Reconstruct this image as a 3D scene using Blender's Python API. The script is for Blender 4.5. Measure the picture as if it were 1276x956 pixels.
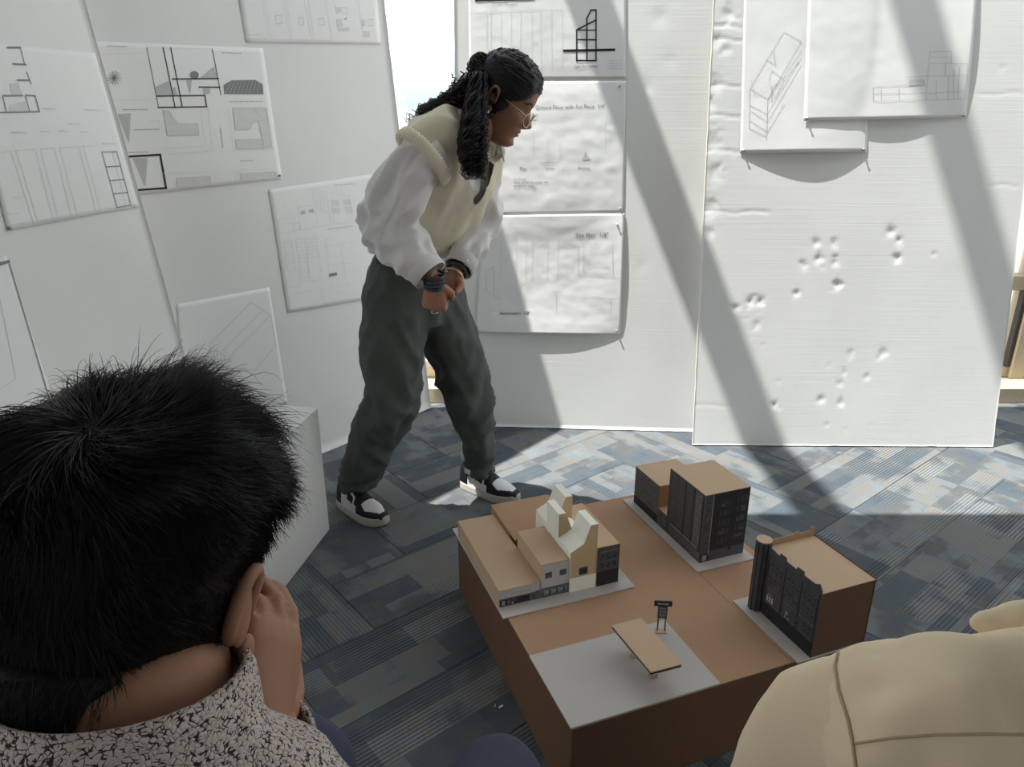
import bpy, bmesh, math, random
import numpy as np
from mathutils import Vector, Matrix, noise
random.seed(7); np.random.seed(7)
for o in list(bpy.data.objects): bpy.data.objects.remove(o, do_unlink=True)
scene = bpy.context.scene
COL = scene.collection
PI = math.pi

# ------------------------------------------------------------------ camera
FPX, PITCH, EYE = 921.0, math.radians(20.4), 1.30
cam = bpy.data.cameras.new('camera'); camo = bpy.data.objects.new('camera', cam); COL.objects.link(camo)
cam.sensor_fit = 'HORIZONTAL'; cam.sensor_width = 36.0; cam.lens = 36.0 * FPX / 1276.0
cam.clip_start = 0.02; cam.clip_end = 200
camo.location = (0, 0, EYE); camo.rotation_euler = (PI/2 - PITCH, 0, 0)
scene.camera = camo

# ------------------------------------------------------------------ world, sun, exposure
scene.view_settings.view_transform = 'Standard'; scene.view_settings.look = 'None'
scene.view_settings.gamma = 1.0; scene.view_settings.use_curve_mapping = False
scene.view_settings.exposure = 0.40
world = bpy.data.worlds.new('sky'); scene.world = world; world.use_nodes = True
wn = world.node_tree; wn.nodes.clear()
wout = wn.nodes.new('ShaderNodeOutputWorld'); wbg = wn.nodes.new('ShaderNodeBackground')
wtc = wn.nodes.new('ShaderNodeTexCoord'); wsx = wn.nodes.new('ShaderNodeSeparateXYZ')
wr = wn.nodes.new('ShaderNodeValToRGB'); wmr = wn.nodes.new('ShaderNodeMapRange')
wmr.inputs[1].default_value = -1; wmr.inputs[2].default_value = 1
wn.links.new(wtc.outputs['Generated'], wsx.inputs[0]); wn.links.new(wsx.outputs[2], wmr.inputs[0])
wn.links.new(wmr.outputs[0], wr.inputs[0]); wn.links.new(wr.outputs[0], wbg.inputs[0]); wn.links.new(wbg.outputs[0], wout.inputs[0])
cr = wr.color_ramp
cr.elements[0].position = 0.0; cr.elements[0].color = (.58, .55, .48, 1)
cr.elements[1].position = 1.0; cr.elements[1].color = (.80, .92, 1.0, 1)
for p, c in ((.40, (.62, .575, .50, 1)), (.475, (.80, .68, .64, 1)), (.49, (.62, .545, .53, 1)), (.503, (.47, .57, .63, 1)), (.525, (.70, .80, .86, 1)), (.55, (.95, 1, 1, 1)), (.60, (1, 1, 1, 1))):
    e = cr.elements.new(p); e.color = c
wbg.inputs[1].default_value = 1.55
sun = bpy.data.lights.new('sun', 'SUN'); suno = bpy.data.objects.new('sun', sun); COL.objects.link(suno)
SUN = Vector((.43, 0.0, -1.0)).normalized()
suno.rotation_euler = SUN.to_track_quat('-Z', 'Y').to_euler(); suno.location = (-2, 2.5, 8)
sun.energy = 8.2; sun.angle = math.radians(.53); sun.color = (1.0, .965, .91)

# ------------------------------------------------------------------ photo pixel -> place
CT, ST = math.cos(PITCH), math.sin(PITCH)
CAM = Vector((0, 0, EYE))
def ray(px, py):
    a = (px-638)/FPX; b = (py-478)/FPX
    return Vector((a, CT-b*ST, -ST-b*CT))
def PY(px, py, y):
    r = ray(px, py); return CAM + r*(y/r.y)
def PZ(px, py, z=0.0):
    r = ray(px, py); return CAM + r*((z-EYE)/r.z)
def PD(px, py, d): return CAM + ray(px, py)*d

# ------------------------------------------------------------------ materials
def new_mat(name):
    m = bpy.data.materials.new(name); m.use_nodes = True
    n = m.node_tree; b = n.nodes['Principled BSDF']
    return m, n, b
def N(n, t, **kw):
    k = n.nodes.new(t)
    for a, v in kw.items(): setattr(k, a, v)
    return k
def rgb(r, g, b):
    f = lambda c: (c/255/12.92) if c/255 <= .04045 else ((c/255+.055)/1.055)**2.4
    return (f(r), f(g), f(b), 1)
def mat(name, col, rough=.7, var=.0, vscale=20., bump=.0, bscale=200., metal=0., spec=.3, sub=0., coord='Object'):
    m, n, b = new_mat(name)
    b.inputs['Roughness'].default_value = rough; b.inputs['Metallic'].default_value = metal
    b.inputs['Specular IOR Level'].default_value = spec
    b.inputs['Base Color'].default_value = col
    if sub: b.inputs['Subsurface Weight'].default_value = sub; b.inputs['Subsurface Radius'].default_value = (.02, .008, .004)
    tc = N(n, 'ShaderNodeTexCoord')
    if var:
        t = N(n, 'ShaderNodeTexNoise'); t.inputs['Scale'].default_value = vscale; t.inputs['Detail'].default_value = 5
        n.links.new(tc.outputs[coord], t.inputs['Vector'])
        mx = N(n, 'ShaderNodeMix', data_type='RGBA')
        mx.inputs[6].default_value = tuple(c*(1-var) for c in col[:3])+(1,)
        mx.inputs[7].default_value = tuple(min(1, c*(1+var)) for c in col[:3])+(1,)
        n.links.new(t.outputs[0], mx.inputs[0]); n.links.new(mx.outputs[2], b.inputs['Base Color'])
    if bump:
        t = N(n, 'ShaderNodeTexNoise'); t.inputs['Scale'].default_value = bscale; t.inputs['Detail'].default_value = 4
        n.links.new(tc.outputs[coord], t.inputs['Vector'])
        bm = N(n, 'ShaderNodeBump'); bm.inputs['Strength'].default_value = bump; bm.inputs['Distance'].default_value = .002
        n.links.new(t.outputs[0], bm.inputs['Height']); n.links.new(bm.outputs[0], b.inputs['Normal'])
    return m

def foam_material():
    m, n, b = new_mat('foam_board')
    b.inputs['Roughness'].default_value = .75; b.inputs['Specular IOR Level'].default_value = .2
    tc = N(n, 'ShaderNodeTexCoord'); mp = N(n, 'ShaderNodeMapping'); mp.inputs['Scale'].default_value = (3, 3, 260)
    n.links.new(tc.outputs['Object'], mp.inputs[0])
    t = N(n, 'ShaderNodeTexNoise'); t.inputs['Scale'].default_value = 1; t.inputs['Detail'].default_value = 3
    n.links.new(mp.outputs[0], t.inputs['Vector'])
    t2 = N(n, 'ShaderNodeTexNoise'); t2.inputs['Scale'].default_value = 3; t2.inputs['Detail'].default_value = 5
    n.links.new(tc.outputs['Object'], t2.inputs['Vector'])
    mx = N(n, 'ShaderNodeMix', data_type='RGBA'); mx.inputs[6].default_value = (.74, .74, .73, 1); mx.inputs[7].default_value = (.84, .84, .83, 1)
    n.links.new(t2.outputs[0], mx.inputs[0]); n.links.new(mx.outputs[2], b.inputs['Base Color'])
    bm = N(n, 'ShaderNodeBump'); bm.inputs['Strength'].default_value = .22; bm.inputs['Distance'].default_value = .0015
    n.links.new(t.outputs[0], bm.inputs['Height']); n.links.new(bm.outputs[0], b.inputs['Normal'])
    return m

def carpet_material():
    m, n, b = new_mat('carpet')
    L = n.links.new
    b.inputs['Roughness'].default_value = .95; b.inputs['Specular IOR Level'].default_value = .08
    tc = N(n, 'ShaderNodeTexCoord'); oi = N(n, 'ShaderNodeObjectInfo')
    off = N(n, 'ShaderNodeVectorMath', operation='SCALE'); off.inputs[0].default_value = (37.1, 91.7, 13.3); L(oi.outputs['Random'], off.inputs['Scale'])
    add = N(n, 'ShaderNodeVectorMath', operation='ADD'); L(tc.outputs['Object'], add.inputs[0]); L(off.outputs[0], add.inputs[1])
    def cells(sx, sy):
        mp = N(n, 'ShaderNodeVectorMath', operation='MULTIPLY'); mp.inputs[1].default_value = (sx, sy, 1); L(add.outputs[0], mp.inputs[0])
        fl = N(n, 'ShaderNodeVectorMath', operation='FLOOR'); L(mp.outputs[0], fl.inputs[0])
        w = N(n, 'ShaderNodeTexWhiteNoise', noise_dimensions='2D'); L(fl.outputs[0], w.inputs['Vector']); return w
    w1 = cells(4.2, 12.0); w2 = cells(7.7, 24.0)
    nz = N(n, 'ShaderNodeTexNoise'); nz.inputs['Scale'].default_value = 9; nz.inputs['Detail'].default_value = 6; L(add.outputs[0], nz.inputs['Vector'])
    s1 = N(n, 'ShaderNodeMath', operation='MULTIPLY'); s1.inputs[1].default_value = .28; L(w1.outputs['Value'], s1.inputs[0])
    s2 = N(n, 'ShaderNodeMath', operation='MULTIPLY_ADD'); s2.inputs[1].default_value = .14; L(w2.outputs['Value'], s2.inputs[0]); L(s1.outputs[0], s2.inputs[2])
    s3 = N(n, 'ShaderNodeMath', operation='MULTIPLY_ADD'); s3.inputs[1].default_value = .55; L(nz.outputs[0], s3.inputs[0]); L(s2.outputs[0], s3.inputs[2])
    rp = N(n, 'ShaderNodeValToRGB'); L(s3.outputs[0], rp.inputs[0]); c = rp.color_ramp
    c.elements[0].position = .22; c.elements[0].color = (.075, .086, .100, 1)
    c.elements[1].position = .80; c.elements[1].color = (.235, .235, .228, 1)
    for p, k in ((.38, (.095, .115, .138, 1)), (.47, (.115, .118, .122, 1)), (.55, (.165, .182, .200, 1)), (.62, (.19, .178, .163, 1)), (.70, (.175, .198, .222, 1))):
        e = c.elements.new(p); e.color = k
    # ribs along the tile's length
    sx = N(n, 'ShaderNodeSeparateXYZ'); L(tc.outputs['Object'], sx.inputs[0])
    fr = N(n, 'ShaderNodeMath', operation='MULTIPLY'); fr.inputs[1].default_value = 2*PI/.0105; L(sx.outputs[1], fr.inputs[0])
    sn = N(n, 'ShaderNodeMath', operation='SINE'); L(fr.outputs[0], sn.inputs[0])
    w3 = cells(3.1, 8.0)
    am = N(n, 'ShaderNodeMath', operation='POWER'); am.inputs[1].default_value = 1.6; L(w3.outputs['Value'], am.inputs[0])
    rb = N(n, 'ShaderNodeMath', operation='MULTIPLY'); L(sn.outputs[0], rb.inputs[0]); L(am.outputs[0], rb.inputs[1])
    fac = N(n, 'ShaderNodeMath', operation='MULTIPLY_ADD'); fac.inputs[1].default_value = .38; fac.inputs[2].default_value = .92; L(rb.outputs[0], fac.inputs[0])
    fine = N(n, 'ShaderNodeTexNoise'); fine.inputs['Scale'].default_value = 420; L(tc.outputs['Object'], fine.inputs['Vector'])
    f2 = N(n, 'ShaderNodeMath', operation='MULTIPLY_ADD'); f2.inputs[1].default_value = .9; f2.inputs[2].default_value = .55; L(fine.outputs[0], f2.inputs[0])
    f3 = N(n, 'ShaderNodeMath', operation='MULTIPLY'); L(fac.outputs[0], f3.inputs[0]); L(f2.outputs[0], f3.inputs[1])
    mu = N(n, 'ShaderNodeVectorMath', operation='SCALE'); L(rp.outputs[0], mu.inputs[0]); L(f3.outputs[0], mu.inputs['Scale'])
    L(mu.outputs[0], b.inputs['Base Color'])
    hh = N(n, 'ShaderNodeMath', operation='MULTIPLY_ADD'); hh.inputs[1].default_value = .6; L(fine.outputs[0], hh.inputs[0]); L(rb.outputs[0], hh.inputs[2])
    bm = N(n, 'ShaderNodeBump'); bm.inputs['Strength'].default_value = .35; bm.inputs['Distance'].default_value = .0015
    L(hh.outputs[0], bm.inputs['Height']); L(bm.outputs[0], b.inputs['Normal'])
    return m

def glass_material():
    m = bpy.data.materials.new('window_glass'); m.use_nodes = True; n = m.node_tree; n.nodes.clear()
    o = N(n, 'ShaderNodeOutputMaterial'); t = N(n, 'ShaderNodeBsdfTransparent'); g = N(n, 'ShaderNodeBsdfGlossy'); x = N(n, 'ShaderNodeMixShader')
    t.inputs[0].default_value = (.97, .985, .98, 1); g.inputs['Roughness'].default_value = .02; x.inputs[0].default_value = .05
    n.links.new(t.outputs[0], x.inputs[1]); n.links.new(g.outputs[0], x.inputs[2]); n.links.new(x.outputs[0], o.inputs[0])
    return m

def knit_shirt_material():
    m, n, b = new_mat('speckled_knit'); L = n.links.new
    b.inputs['Roughness'].default_value = .95; b.inputs['Specular IOR Level'].default_value = .1
    tc = N(n, 'ShaderNodeTexCoord')
    ns = N(n, 'ShaderNodeTexNoise'); ns.inputs['Scale'].default_value = 70; ns.inputs['Detail'].default_value = 2; L(tc.outputs['Object'], ns.inputs['Vector'])
    mv = N(n, 'ShaderNodeVectorMath', operation='MULTIPLY_ADD'); mv.inputs[1].default_value = (.012, .012, .012); L(ns.outputs['Color'], mv.inputs[0]); L(tc.outputs['Object'], mv.inputs[2])
    mp = N(n, 'ShaderNodeMapping'); mp.inputs['Scale'].default_value = (1, 1, 1.5); L(mv.outputs[0], mp.inputs[0])
    v = N(n, 'ShaderNodeTexVoronoi', feature='DISTANCE_TO_EDGE'); v.inputs['Scale'].default_value = 250; L(mp.outputs[0], v.inputs['Vector'])
    n2 = N(n, 'ShaderNodeTexNoise'); n2.inputs['Scale'].default_value = 260; L(tc.outputs['Object'], n2.inputs['Vector'])
    ad = N(n, 'ShaderNodeMath', operation='MULTIPLY_ADD'); ad.inputs[1].default_value = .55; L(n2.outputs[0], ad.inputs[0]); L(v.outputs['Distance'], ad.inputs[2])
    rp = N(n, 'ShaderNodeValToRGB'); L(ad.outputs[0], rp.inputs[0])
    rp.color_ramp.elements[0].position = .295; rp.color_ramp.elements[0].color = (.035, .03, .04, 1)
    rp.color_ramp.elements[1].position = .36; rp.color_ramp.elements[1].color = (.55, .48, .45, 1)
    L(rp.outputs[0], b.inputs['Base Color'])
    bm = N(n, 'ShaderNodeBump'); bm.inputs['Strength'].default_value = .7; bm.inputs['Distance'].default_value = .002
    L(ad.outputs[0], bm.inputs['Height']); L(bm.outputs[0], b.inputs['Normal'])
    return m

M = {}
M['foam'] = foam_material(); M['carpet'] = carpet_material(); M['glass'] = glass_material(); M['knit'] = knit_shirt_material()
M['foam_core'] = mat('foam_core_edge', (.80, .72, .55, 1), .8, .1, 60)
M['ceiling'] = mat('ceiling_paint', (.55, .55, .55, 1), .9, .04, 2)
M['plaster'] = mat('plaster', (.20, .20, .20, 1), .9, .05, 2)
M['floor'] = mat('floor_slab', (.05, .055, .06, 1), .95, .1, 8)
M['frame'] = mat('window_frame', (.50, .42, .30, 1), .5, .05, 8)
M['frame_dark'] = mat('dark_frame', (.06, .05, .045, 1), .5, .05, 8)
M['steel'] = mat('painted_steel', (.55, .55, .56, 1), .5, .05, 5)
M['paper'] = mat('paper', (.84, .84, .84, 1), .65, .02, 12, .12, 40)
M['ink0'] = mat('ink_black', (.015, .015, .018, 1), .6, .1, 50)
M['ink1'] = mat('ink_grey', (.24, .24, .25, 1), .7, .1, 50)
M['ink2'] = mat('pencil', (.52, .52, .53, 1), .7, .1, 50)
M['ink3'] = mat('pencil_light', (.68, .68, .68, 1), .7, .08, 50)
M['box'] = mat('plinth_paint', (.74, .74, .73, 1), .55, .04, 5, .05, 60)
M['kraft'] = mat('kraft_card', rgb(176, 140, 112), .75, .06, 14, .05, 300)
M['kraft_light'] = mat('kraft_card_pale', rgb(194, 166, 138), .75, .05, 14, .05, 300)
M['kraft_shaded'] = mat('kraft_shaded', rgb(104, 76, 58), .85, .12, 60)  # same kraft card, darkened to put shade into the upright faces
M['grey_card'] = mat('grey_card', rgb(190, 184, 180), .8, .03, 20, .04, 300)
M['cream_card'] = mat('cream_card', rgb(246, 243, 232), .75, .02, 20)
M['cream_shaded'] = mat('cream_card_shaded', rgb(196, 172, 136), .75, .03, 20)  # shaded copy of the cream card, for the end walls
M['print0'] = mat('print_black', (.024, .024, .028, 1), .55, .3, 90)
M['print1'] = mat('print_dark', (.075, .075, .082, 1), .6, .35, 120)
M['print2'] = mat('print_mid', (.13, .13, .138, 1), .6, .35, 120)
M['print3'] = mat('print_grey', (.30, .29, .29, 1), .6, .3, 120)
M['print4'] = mat('print_pale', (.50, .49, .48, 1), .6, .1, 60)
M['metal'] = mat('pin_metal', (.35, .35, .36, 1), .3, 0, 1, metal=.9)
M['skin'] = mat('skin_brown', (.30, .155, .095, 1), .5, .10, 25, .08, 300, sub=.06)
M['skin_hand'] = mat('skin_hand', (.42, .21, .14, 1), .5, .10, 25, .08, 300, sub=.06)
M['lips'] = mat('lips', (.27, .085, .07, 1), .45, .06, 60)
M['skin_m'] = mat('skin_tan', (.31, .16, .10, 1), .5, .08, 30, .10, 400, sub=.08)
M['hair'] = mat('hair_black', (.009, .008, .010, 1), .5, .3, 60, spec=.35)
M['hair_brown'] = mat('hair_brown', (.06, .032, .022, 1), .45, .3, 60, spec=.4)
M['hair_man'] = mat('hair_man', (.009, .008, .0085, 1), .5, .3, 60, spec=.28)
M['scalp'] = mat('scalp_hair', (.012, .010, .010, 1), .7, .4, 40, .3, 500, spec=.15)
M['shirt'] = mat('white_cotton', (.80, .79, .80, 1), .8, .03, 10, .10, 60)
M['vest'] = mat('cream_knit', (.76, .71, .56, 1), .95, .05, 60, .25, 420)
M['rib'] = mat('cream_rib', (.74, .68, .53, 1), .95, .05, 60, .2, 420)
M['pants'] = mat('grey_green_twill', (.088, .097, .092, 1), .85, .18, 14, .15, 300)
M['navy'] = mat('navy_trousers', (.045, .050, .085, 1), .85, .12, 18, .12, 350)
M['sh_white'] = mat('leather_white', (.78, .77, .78, 1), .45, .02, 30)
M['sh_black'] = mat('leather_black', (.012, .012, .016, 1), .45, .1, 30)
M['sh_sole'] = mat('rubber_sole', (.62, .58, .52, 1), .6, .05, 30)
M['beige'] = mat('beige_cotton', (.80, .665, .475, 1), .85, .06, 8, .12, 250)
M['beige_seam'] = mat('beige_stitching', (.48, .38, .24, 1), .85, .1, 40)
M['gold'] = mat('gold_wire', (.75, .58, .45, 1), .3, metal=.8)
M['pearl'] = mat('pearl', (.85, .82, .78, 1), .25)
M['bead'] = mat('dark_beads', (.05, .06, .08, 1), .35, .5, 150)
M['watch'] = mat('watch_strap', (.07, .03, .035, 1), .5, .1, 60)
M['lens'] = glass_material()

# ------------------------------------------------------------------ object helpers
def mk(name, me, mats, parent=None, smooth=False, auto=None):
    o = bpy.data.objects.new(name, me); COL.objects.link(o)
    for m in (mats if isinstance(mats, (list, tuple)) else [mats]):
        me.materials.append(M[m] if isinstance(m, str) else m)
    if parent is not None: o.parent = parent
    if smooth: me.polygons.foreach_set('use_smooth', [True]*len(me.polygons))
    return o
def pydata(name, v, f, mats, parent=None, smooth=False, mi=None):
    me = bpy.data.meshes.new(name); me.from_pydata([tuple(p) for p in v], [], [tuple(q) for q in f]); me.update()
    o = mk(name, me, mats, parent, smooth)
    if mi is not None: me.polygons.foreach_set('material_index', list(mi))
    return o
def tag(o, label, cat, group=None, kind=None):
    if label: o['label'] = label
    if cat: o['category'] = cat
    if group: o['group'] = group
    if kind: o['kind'] = kind
    return o
def struct(o): o['kind'] = 'structure'; return o
def empty(name, loc, label, cat, group=None, rz=0):
    o = bpy.data.objects.new(name, None); COL.objects.link(o); o.location = loc; o.rotation_euler = (0, 0, rz); o.empty_display_size = .05
    return tag(o, label, cat, group)
BOXF = [(0,3,2,1),(4,5,6,7),(0,1,5,4),(1,2,6,5),(2,3,7,6),(3,0,4,7)]
def hexa(bot, top):  # 4 bottom, 4 top corners (ccw from above)
    return [Vector(p) for p in bot]+[Vector(p) for p in top], BOXF
def bevel_mesh(me, w, seg=1):
    bm = bmesh.new(); bm.from_mesh(me); bmesh.ops.bevel(bm, geom=list(bm.edges), offset=w, segments=seg, affect='EDGES', profile=.5); bm.to_mesh(me); bm.free()
def box(name, x0, x1, y0, y1, z0, z1, m, parent=None, bev=0, seg=1):
    v, f = hexa([(x0,y0,z0),(x1,y0,z0),(x1,y1,z0),(x0,y1,z0)], [(x0,y0,z1),(x1,y0,z1),(x1,y1,z1),(x0,y1,z1)])
    o = pydata(name, v, f, m, parent)
    if bev: bevel_mesh(o.data, bev, seg)
    return o
def prism(name, poly, z0, z1, m, parent=None, bev=0):
    n = len(poly); v = [(p[0], p[1], z0) for p in poly]+[(p[0], p[1], z1) for p in poly]
    f = [tuple(range(n-1, -1, -1)), tuple(range(n, 2*n))]+[(i, (i+1) % n, n+(i+1) % n, n+i) for i in range(n)]
    o = pydata(name, v, f, m, parent)
    if bev: bevel_mesh(o.data, bev)
    return o
class MB:
    def __init__(s): s.v = []; s.f = []; s.mi = []
    def add(s, v, f, mi=0):
        k = len(s.v); s.v += [Vector(p) for p in v]; s.f += [tuple(i+k for i in q) for q in f]
        s.mi += ([mi]*len(f) if isinstance(mi, int) else list(mi)); return s
    def ring_loft(s, rings, n=20, cap=True, mi=0, sq=1.0):
        k = len(s.v)
        for c, A, B in rings:
            for i in range(n):
                t = 2*PI*i/n; ct, st = math.cos(t), math.sin(t)
                if sq != 1.0: ct = math.copysign(abs(ct)**sq, ct); st = math.copysign(abs(st)**sq, st)
                s.v.append(Vector(c)+Vector(A)*ct+Vector(B)*st)
        for j in range(len(rings)-1):
            for i in range(n):
                a = k+j*n+i; b = k+j*n+(i+1) % n
                s.f.append((a, b, b+n, a+n)); s.mi.append(mi)
        if cap:
            s.f.append(tuple(k+i for i in range(n-1, -1, -1))); s.mi.append(mi)
            q = k+(len(rings)-1)*n; s.f.append(tuple(q+i for i in range(n))); s.mi.append(mi)
        return s
    def tube(s, pts, radii, n=10, mi=0, ref=None, flat=1.0):
        pts = [Vector(p) for p in pts]; m_ = len(pts)
        if not isinstance(radii, (list, tuple)): radii = [radii]*m_
        rings = []; up = Vector(ref) if ref else None
        for i in range(m_):
            d = (pts[min(i+1, m_-1)]-pts[max(i-1, 0)]).normalized()
            if up is None: up = Vector((0, 0, 1)) if abs(d.z) < .9 else Vector((1, 0, 0))
            a = up-d*up.dot(d)
            if a.length < 1e-6: a = d.orthogonal()
            a.normalize(); b = d.cross(a); up = a
            rings.append((pts[i], a*radii[i], b*radii[i]*flat))
        return s.ring_loft(rings, n, True, mi)
    def ball(s, c, rx, ry=None, rz=None, n=14, mi=0, rot=None):
        ry = ry or rx; rz = rz or rx; R = rot or Matrix.Identity(3); rings = []
        for j in range(n+1):
            t = PI*j/n; r = max(math.sin(t), .02); h = -math.cos(t)
            rings.append((Vector(c)+R@Vector((0, 0, h*rz)), R@Vector((r*rx, 0, 0)), R@Vector((0, r*ry, 0))))
        return s.ring_loft(rings, n+4, True, mi)
    def box(s, x0, x1, y0, y1, z0, z1, mi=0, X=None):
        v, f = hexa([(x0,y0,z0),(x1,y0,z0),(x1,y1,z0),(x0,y1,z0)], [(x0,y0,z1),(x1,y0,z1),(x1,y1,z1),(x0,y1,z1)])
        if X: v = [X@p for p in v]
        return s.add(v, f, mi)
    def mesh(s, name='m'):
        me = bpy.data.meshes.new(name); me.from_pydata([tuple(p) for p in s.v], [], s.f); me.update()
        me.polygons.foreach_set('material_index', s.mi); return me
    def build(s, name, mats, parent=None, smooth=False): return mk(name, s.mesh(name), mats, parent, smooth)
def fuse(mb, voxel, smooth=4, fac=.5):
    me = mb.mesh('tmp'); o = bpy.data.objects.new('tmp', me); COL.objects.link(o)
    r = o.modifiers.new('r', 'REMESH'); r.mode = 'VOXEL'; r.voxel_size = voxel
    if smooth: q = o.modifiers.new('s', 'SMOOTH'); q.factor = fac; q.iterations = smooth
    dg = bpy.context.evaluated_depsgraph_get(); dg.update()
    out = bpy.data.meshes.new_from_object(o.evaluated_get(dg)); bpy.data.objects.remove(o); bpy.data.meshes.remove(me)
    return out
def displace(me, fn):
    ns = [Vector(v.normal) for v in me.vertices]
    for v, nn in zip(me.vertices, ns): v.co = v.co + nn*fn(v.co, nn)
    me.update()
def cull(me, fn):
    bm = bmesh.new(); bm.from_mesh(me)
    bmesh.ops.delete(bm, geom=[f for f in bm.faces if fn(f.calc_center_median())], context='FACES'); bm.to_mesh(me); bm.free()
def mb_of(me):
    s = MB(); s.v = [Vector(v.co) for v in me.vertices]; s.f = [tuple(p.vertices) for p in me.polygons]; s.mi = [0]*len(s.f); return s
def nz(p, s, seed=0.0): return noise.noise(Vector((p[0]*s+seed, p[1]*s-seed, p[2]*s+seed*.5)))
def aniso(p, d, s_along, s_across, seed=0):
    d = Vector(d); a = Vector(p).dot(d); q = Vector(p)-d*a
    return noise.noise(q*s_across+d*a*s_along+Vector((seed, seed, seed)))

# ================================================================== THE SETTING
floor = struct(box('floor', -4, 5, -3.5, 3.6, -.15, -.006, 'floor'))
# herringbone of carpet planks 0.25 x 1.0 m
def carpet_tile_mesh():
    w, l, h, c = .25, 1.0, .006, .0012
    g = .0006
    v = [(-l/2+g, -w/2+g, -h), (l/2-g, -w/2+g, -h), (l/2-g, w/2-g, -h), (-l/2+g, w/2-g, -h)]
    v += [(x, y, -c) for x, y, _ in v[:4]]
    v += [(math.copysign(abs(x)-c, x), math.copysign(abs(y)-c, y), 0) for x, y, _ in v[:4]]
    f = [(0,3,2,1)]+[(i, (i+1) % 4, 4+(i+1) % 4, 4+i) for i in range(4)]+[(4+i, 4+(i+1) % 4, 8+(i+1) % 4, 8+i) for i in range(4)]+[(8,9,10,11)]
    me = bpy.data.meshes.new('carpet_tile'); me.from_pydata(v, [], f); me.update(); me.materials.append(M['carpet']); return me
TM = carpet_tile_mesh(); ang = math.radians(39.5)
def carpet(cx, cy, along):
    o = bpy.data.objects.new('carpet_tile', TM); COL.objects.link(o); o.parent = floor
    ca, sa = math.cos(ang), math.sin(ang)
    x, y = cx*ca-cy*sa-.366, cx*sa+cy*ca+1.618
    if not (-2.6 < x < 3.6 and -.3 < y < 3.75): bpy.data.objects.remove(o); return
    if x < -.9 and y < .5 or x > 2.6 and y < .8 or (x < -1.9): bpy.data.objects.remove(o); return
    o.location = (x, y, 0); o.rotation_euler = (0, 0, ang+(0 if along else PI/2)+random.choice((0, PI)))
W, Lh = .25, 1.0
for k in range(-30, 30):
    for j in range(-6, 7):
        # herringbone: horizontal plank then vertical plank stepping diagonally
        ox, oy = k*W+j*2*Lh, k*W
        carpet(ox+Lh/2, oy+W/2, True)
        carpet(ox+Lh+W/2, oy-Lh/2+W+0.0, False)

ceil_z = 2.95
struct(box('ceiling', -4.0, 5, -3.5, 2.215, ceil_z, ceil_z+.25, 'ceiling'))
struct(box('wall_rear', -4.0, 5, -3.6, -3.5, 0, ceil_z, 'plaster'))
# back glazing, plane y = 3.22
YB = 3.36; XC = -.62
wb = struct(bpy.data.objects.new('window_1', None)); COL.objects.link(wb); wb.location = (XC, YB, 0)
def wpart(name, x0, x1, y0, y1, z0, z1, m, bev=.004):
    o = box(name, x0-XC, x1-XC, y0-YB, y1-YB, z0, z1, m, wb, bev); return o
wpart('sill', XC, 5, YB-.13, YB+.14, 0, .075, 'frame')
wpart('bottom_rail', XC, 5, YB+.02, YB+.10, .075, .13, 'frame')
for zt in (.54, 2.45, 4.6, 7.4): wpart('transom', XC, 5, YB+.02, YB+.10, zt-.035, zt+.035, 'frame')
for xm in (XC, 2.44, 3.6): wpart('mullion', xm-.035, xm+.035, YB, YB+.12, .075, 7.6, 'frame')
wpart('gasket', 2.385, 2.403, YB+.01, YB+.05, .131, .504, 'frame_dark'); wpart('gasket', 2.385, 2.403, YB+.01, YB+.05, .576, 2.414, 'frame_dark')
for a, b_ in ((XC, 2.44), (2.44, 3.6), (3.6, 5)):
    for z0, z1 in ((.13, .505), (.575, 2.415), (2.485, 4.565), (4.635, 7.365)): wpart('pane', a+.035, b_-.035, YB+.055, YB+.063, z0, z1, 'glass', 0)
# left glazing along direction DL
DL = Vector((.623, .782, 0)).normalized(); NL = Vector((-.782, .623, 0)).normalized()
wl = struct(bpy.data.objects.new('window_2', None)); COL.objects.link(wl); wl.location = (XC, YB, 0); wl.rotation_euler = (0, 0, math.atan2(DL.y, DL.x)+PI)
def lpart(name, s0, s1, d0, d1, z0, z1, m, bev=.004): return box(name, s0, s1, d0, d1, z0, z1, m, wl, bev)
lpart('sill', .05, 4.4, -.10, .03, 0, .075, 'frame')
for zt in (.10, 8.6): lpart('transom', .05, 4.4, -.10, -.02, zt-.03, zt+.03, 'frame')
for sm in (2.9, 4.4): lpart('mullion', sm-.035, sm+.035, -.10, .0, .075, 8.6, 'frame')
for s0, s1 in ((.05, 2.86), (2.94, 4.36)): lpart('pane', s0, s1, -.062, -.055, .13, 8.57, 'glass', 0)
# diagonal steel braces in the left glazing
def brace(name, p, q, w=.085):
    o = MB().tube([p, q], [w, w], 12, ref=(NL.x, NL.y, 0)).build(name, 'steel', None, True); struct(o); return o
b1a, b1b = Vector((-.92, 2.87, 4.54)), Vector((-1.44, 2.22, 5.82)); db = (b1b-b1a)
brace('trim_1', b1a-db*.45, b1b+db*.9)
b2a, b2b = Vector((-.74, 3.09, 6.84)), Vector((-.93, 2.85, 7.23)); d2 = (b2b-b2a)
brace('trim_2', b2a-d2*.1, b2b+d2*2.6)
wr_ = struct(bpy.data.objects.new('window_added', None)); COL.objects.link(wr_); wr_.location = (4.9, 0, 0)  # unseen window, added so sky light from the right brightens the left boards
box('sill', 0, .1, -3.5, 3.4, 0, .25, 'frame', wr_, .004); box('head', 0, .1, -3.5, 2.2, ceil_z-.08, ceil_z-.002, 'frame', wr_, .004)
for y0 in (-3.4, -1.5, .4, 2.3): box('mullion', 0, .1, y0-.04, y0+.04, .25, ceil_z-.08, 'frame', wr_, .004)
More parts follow.
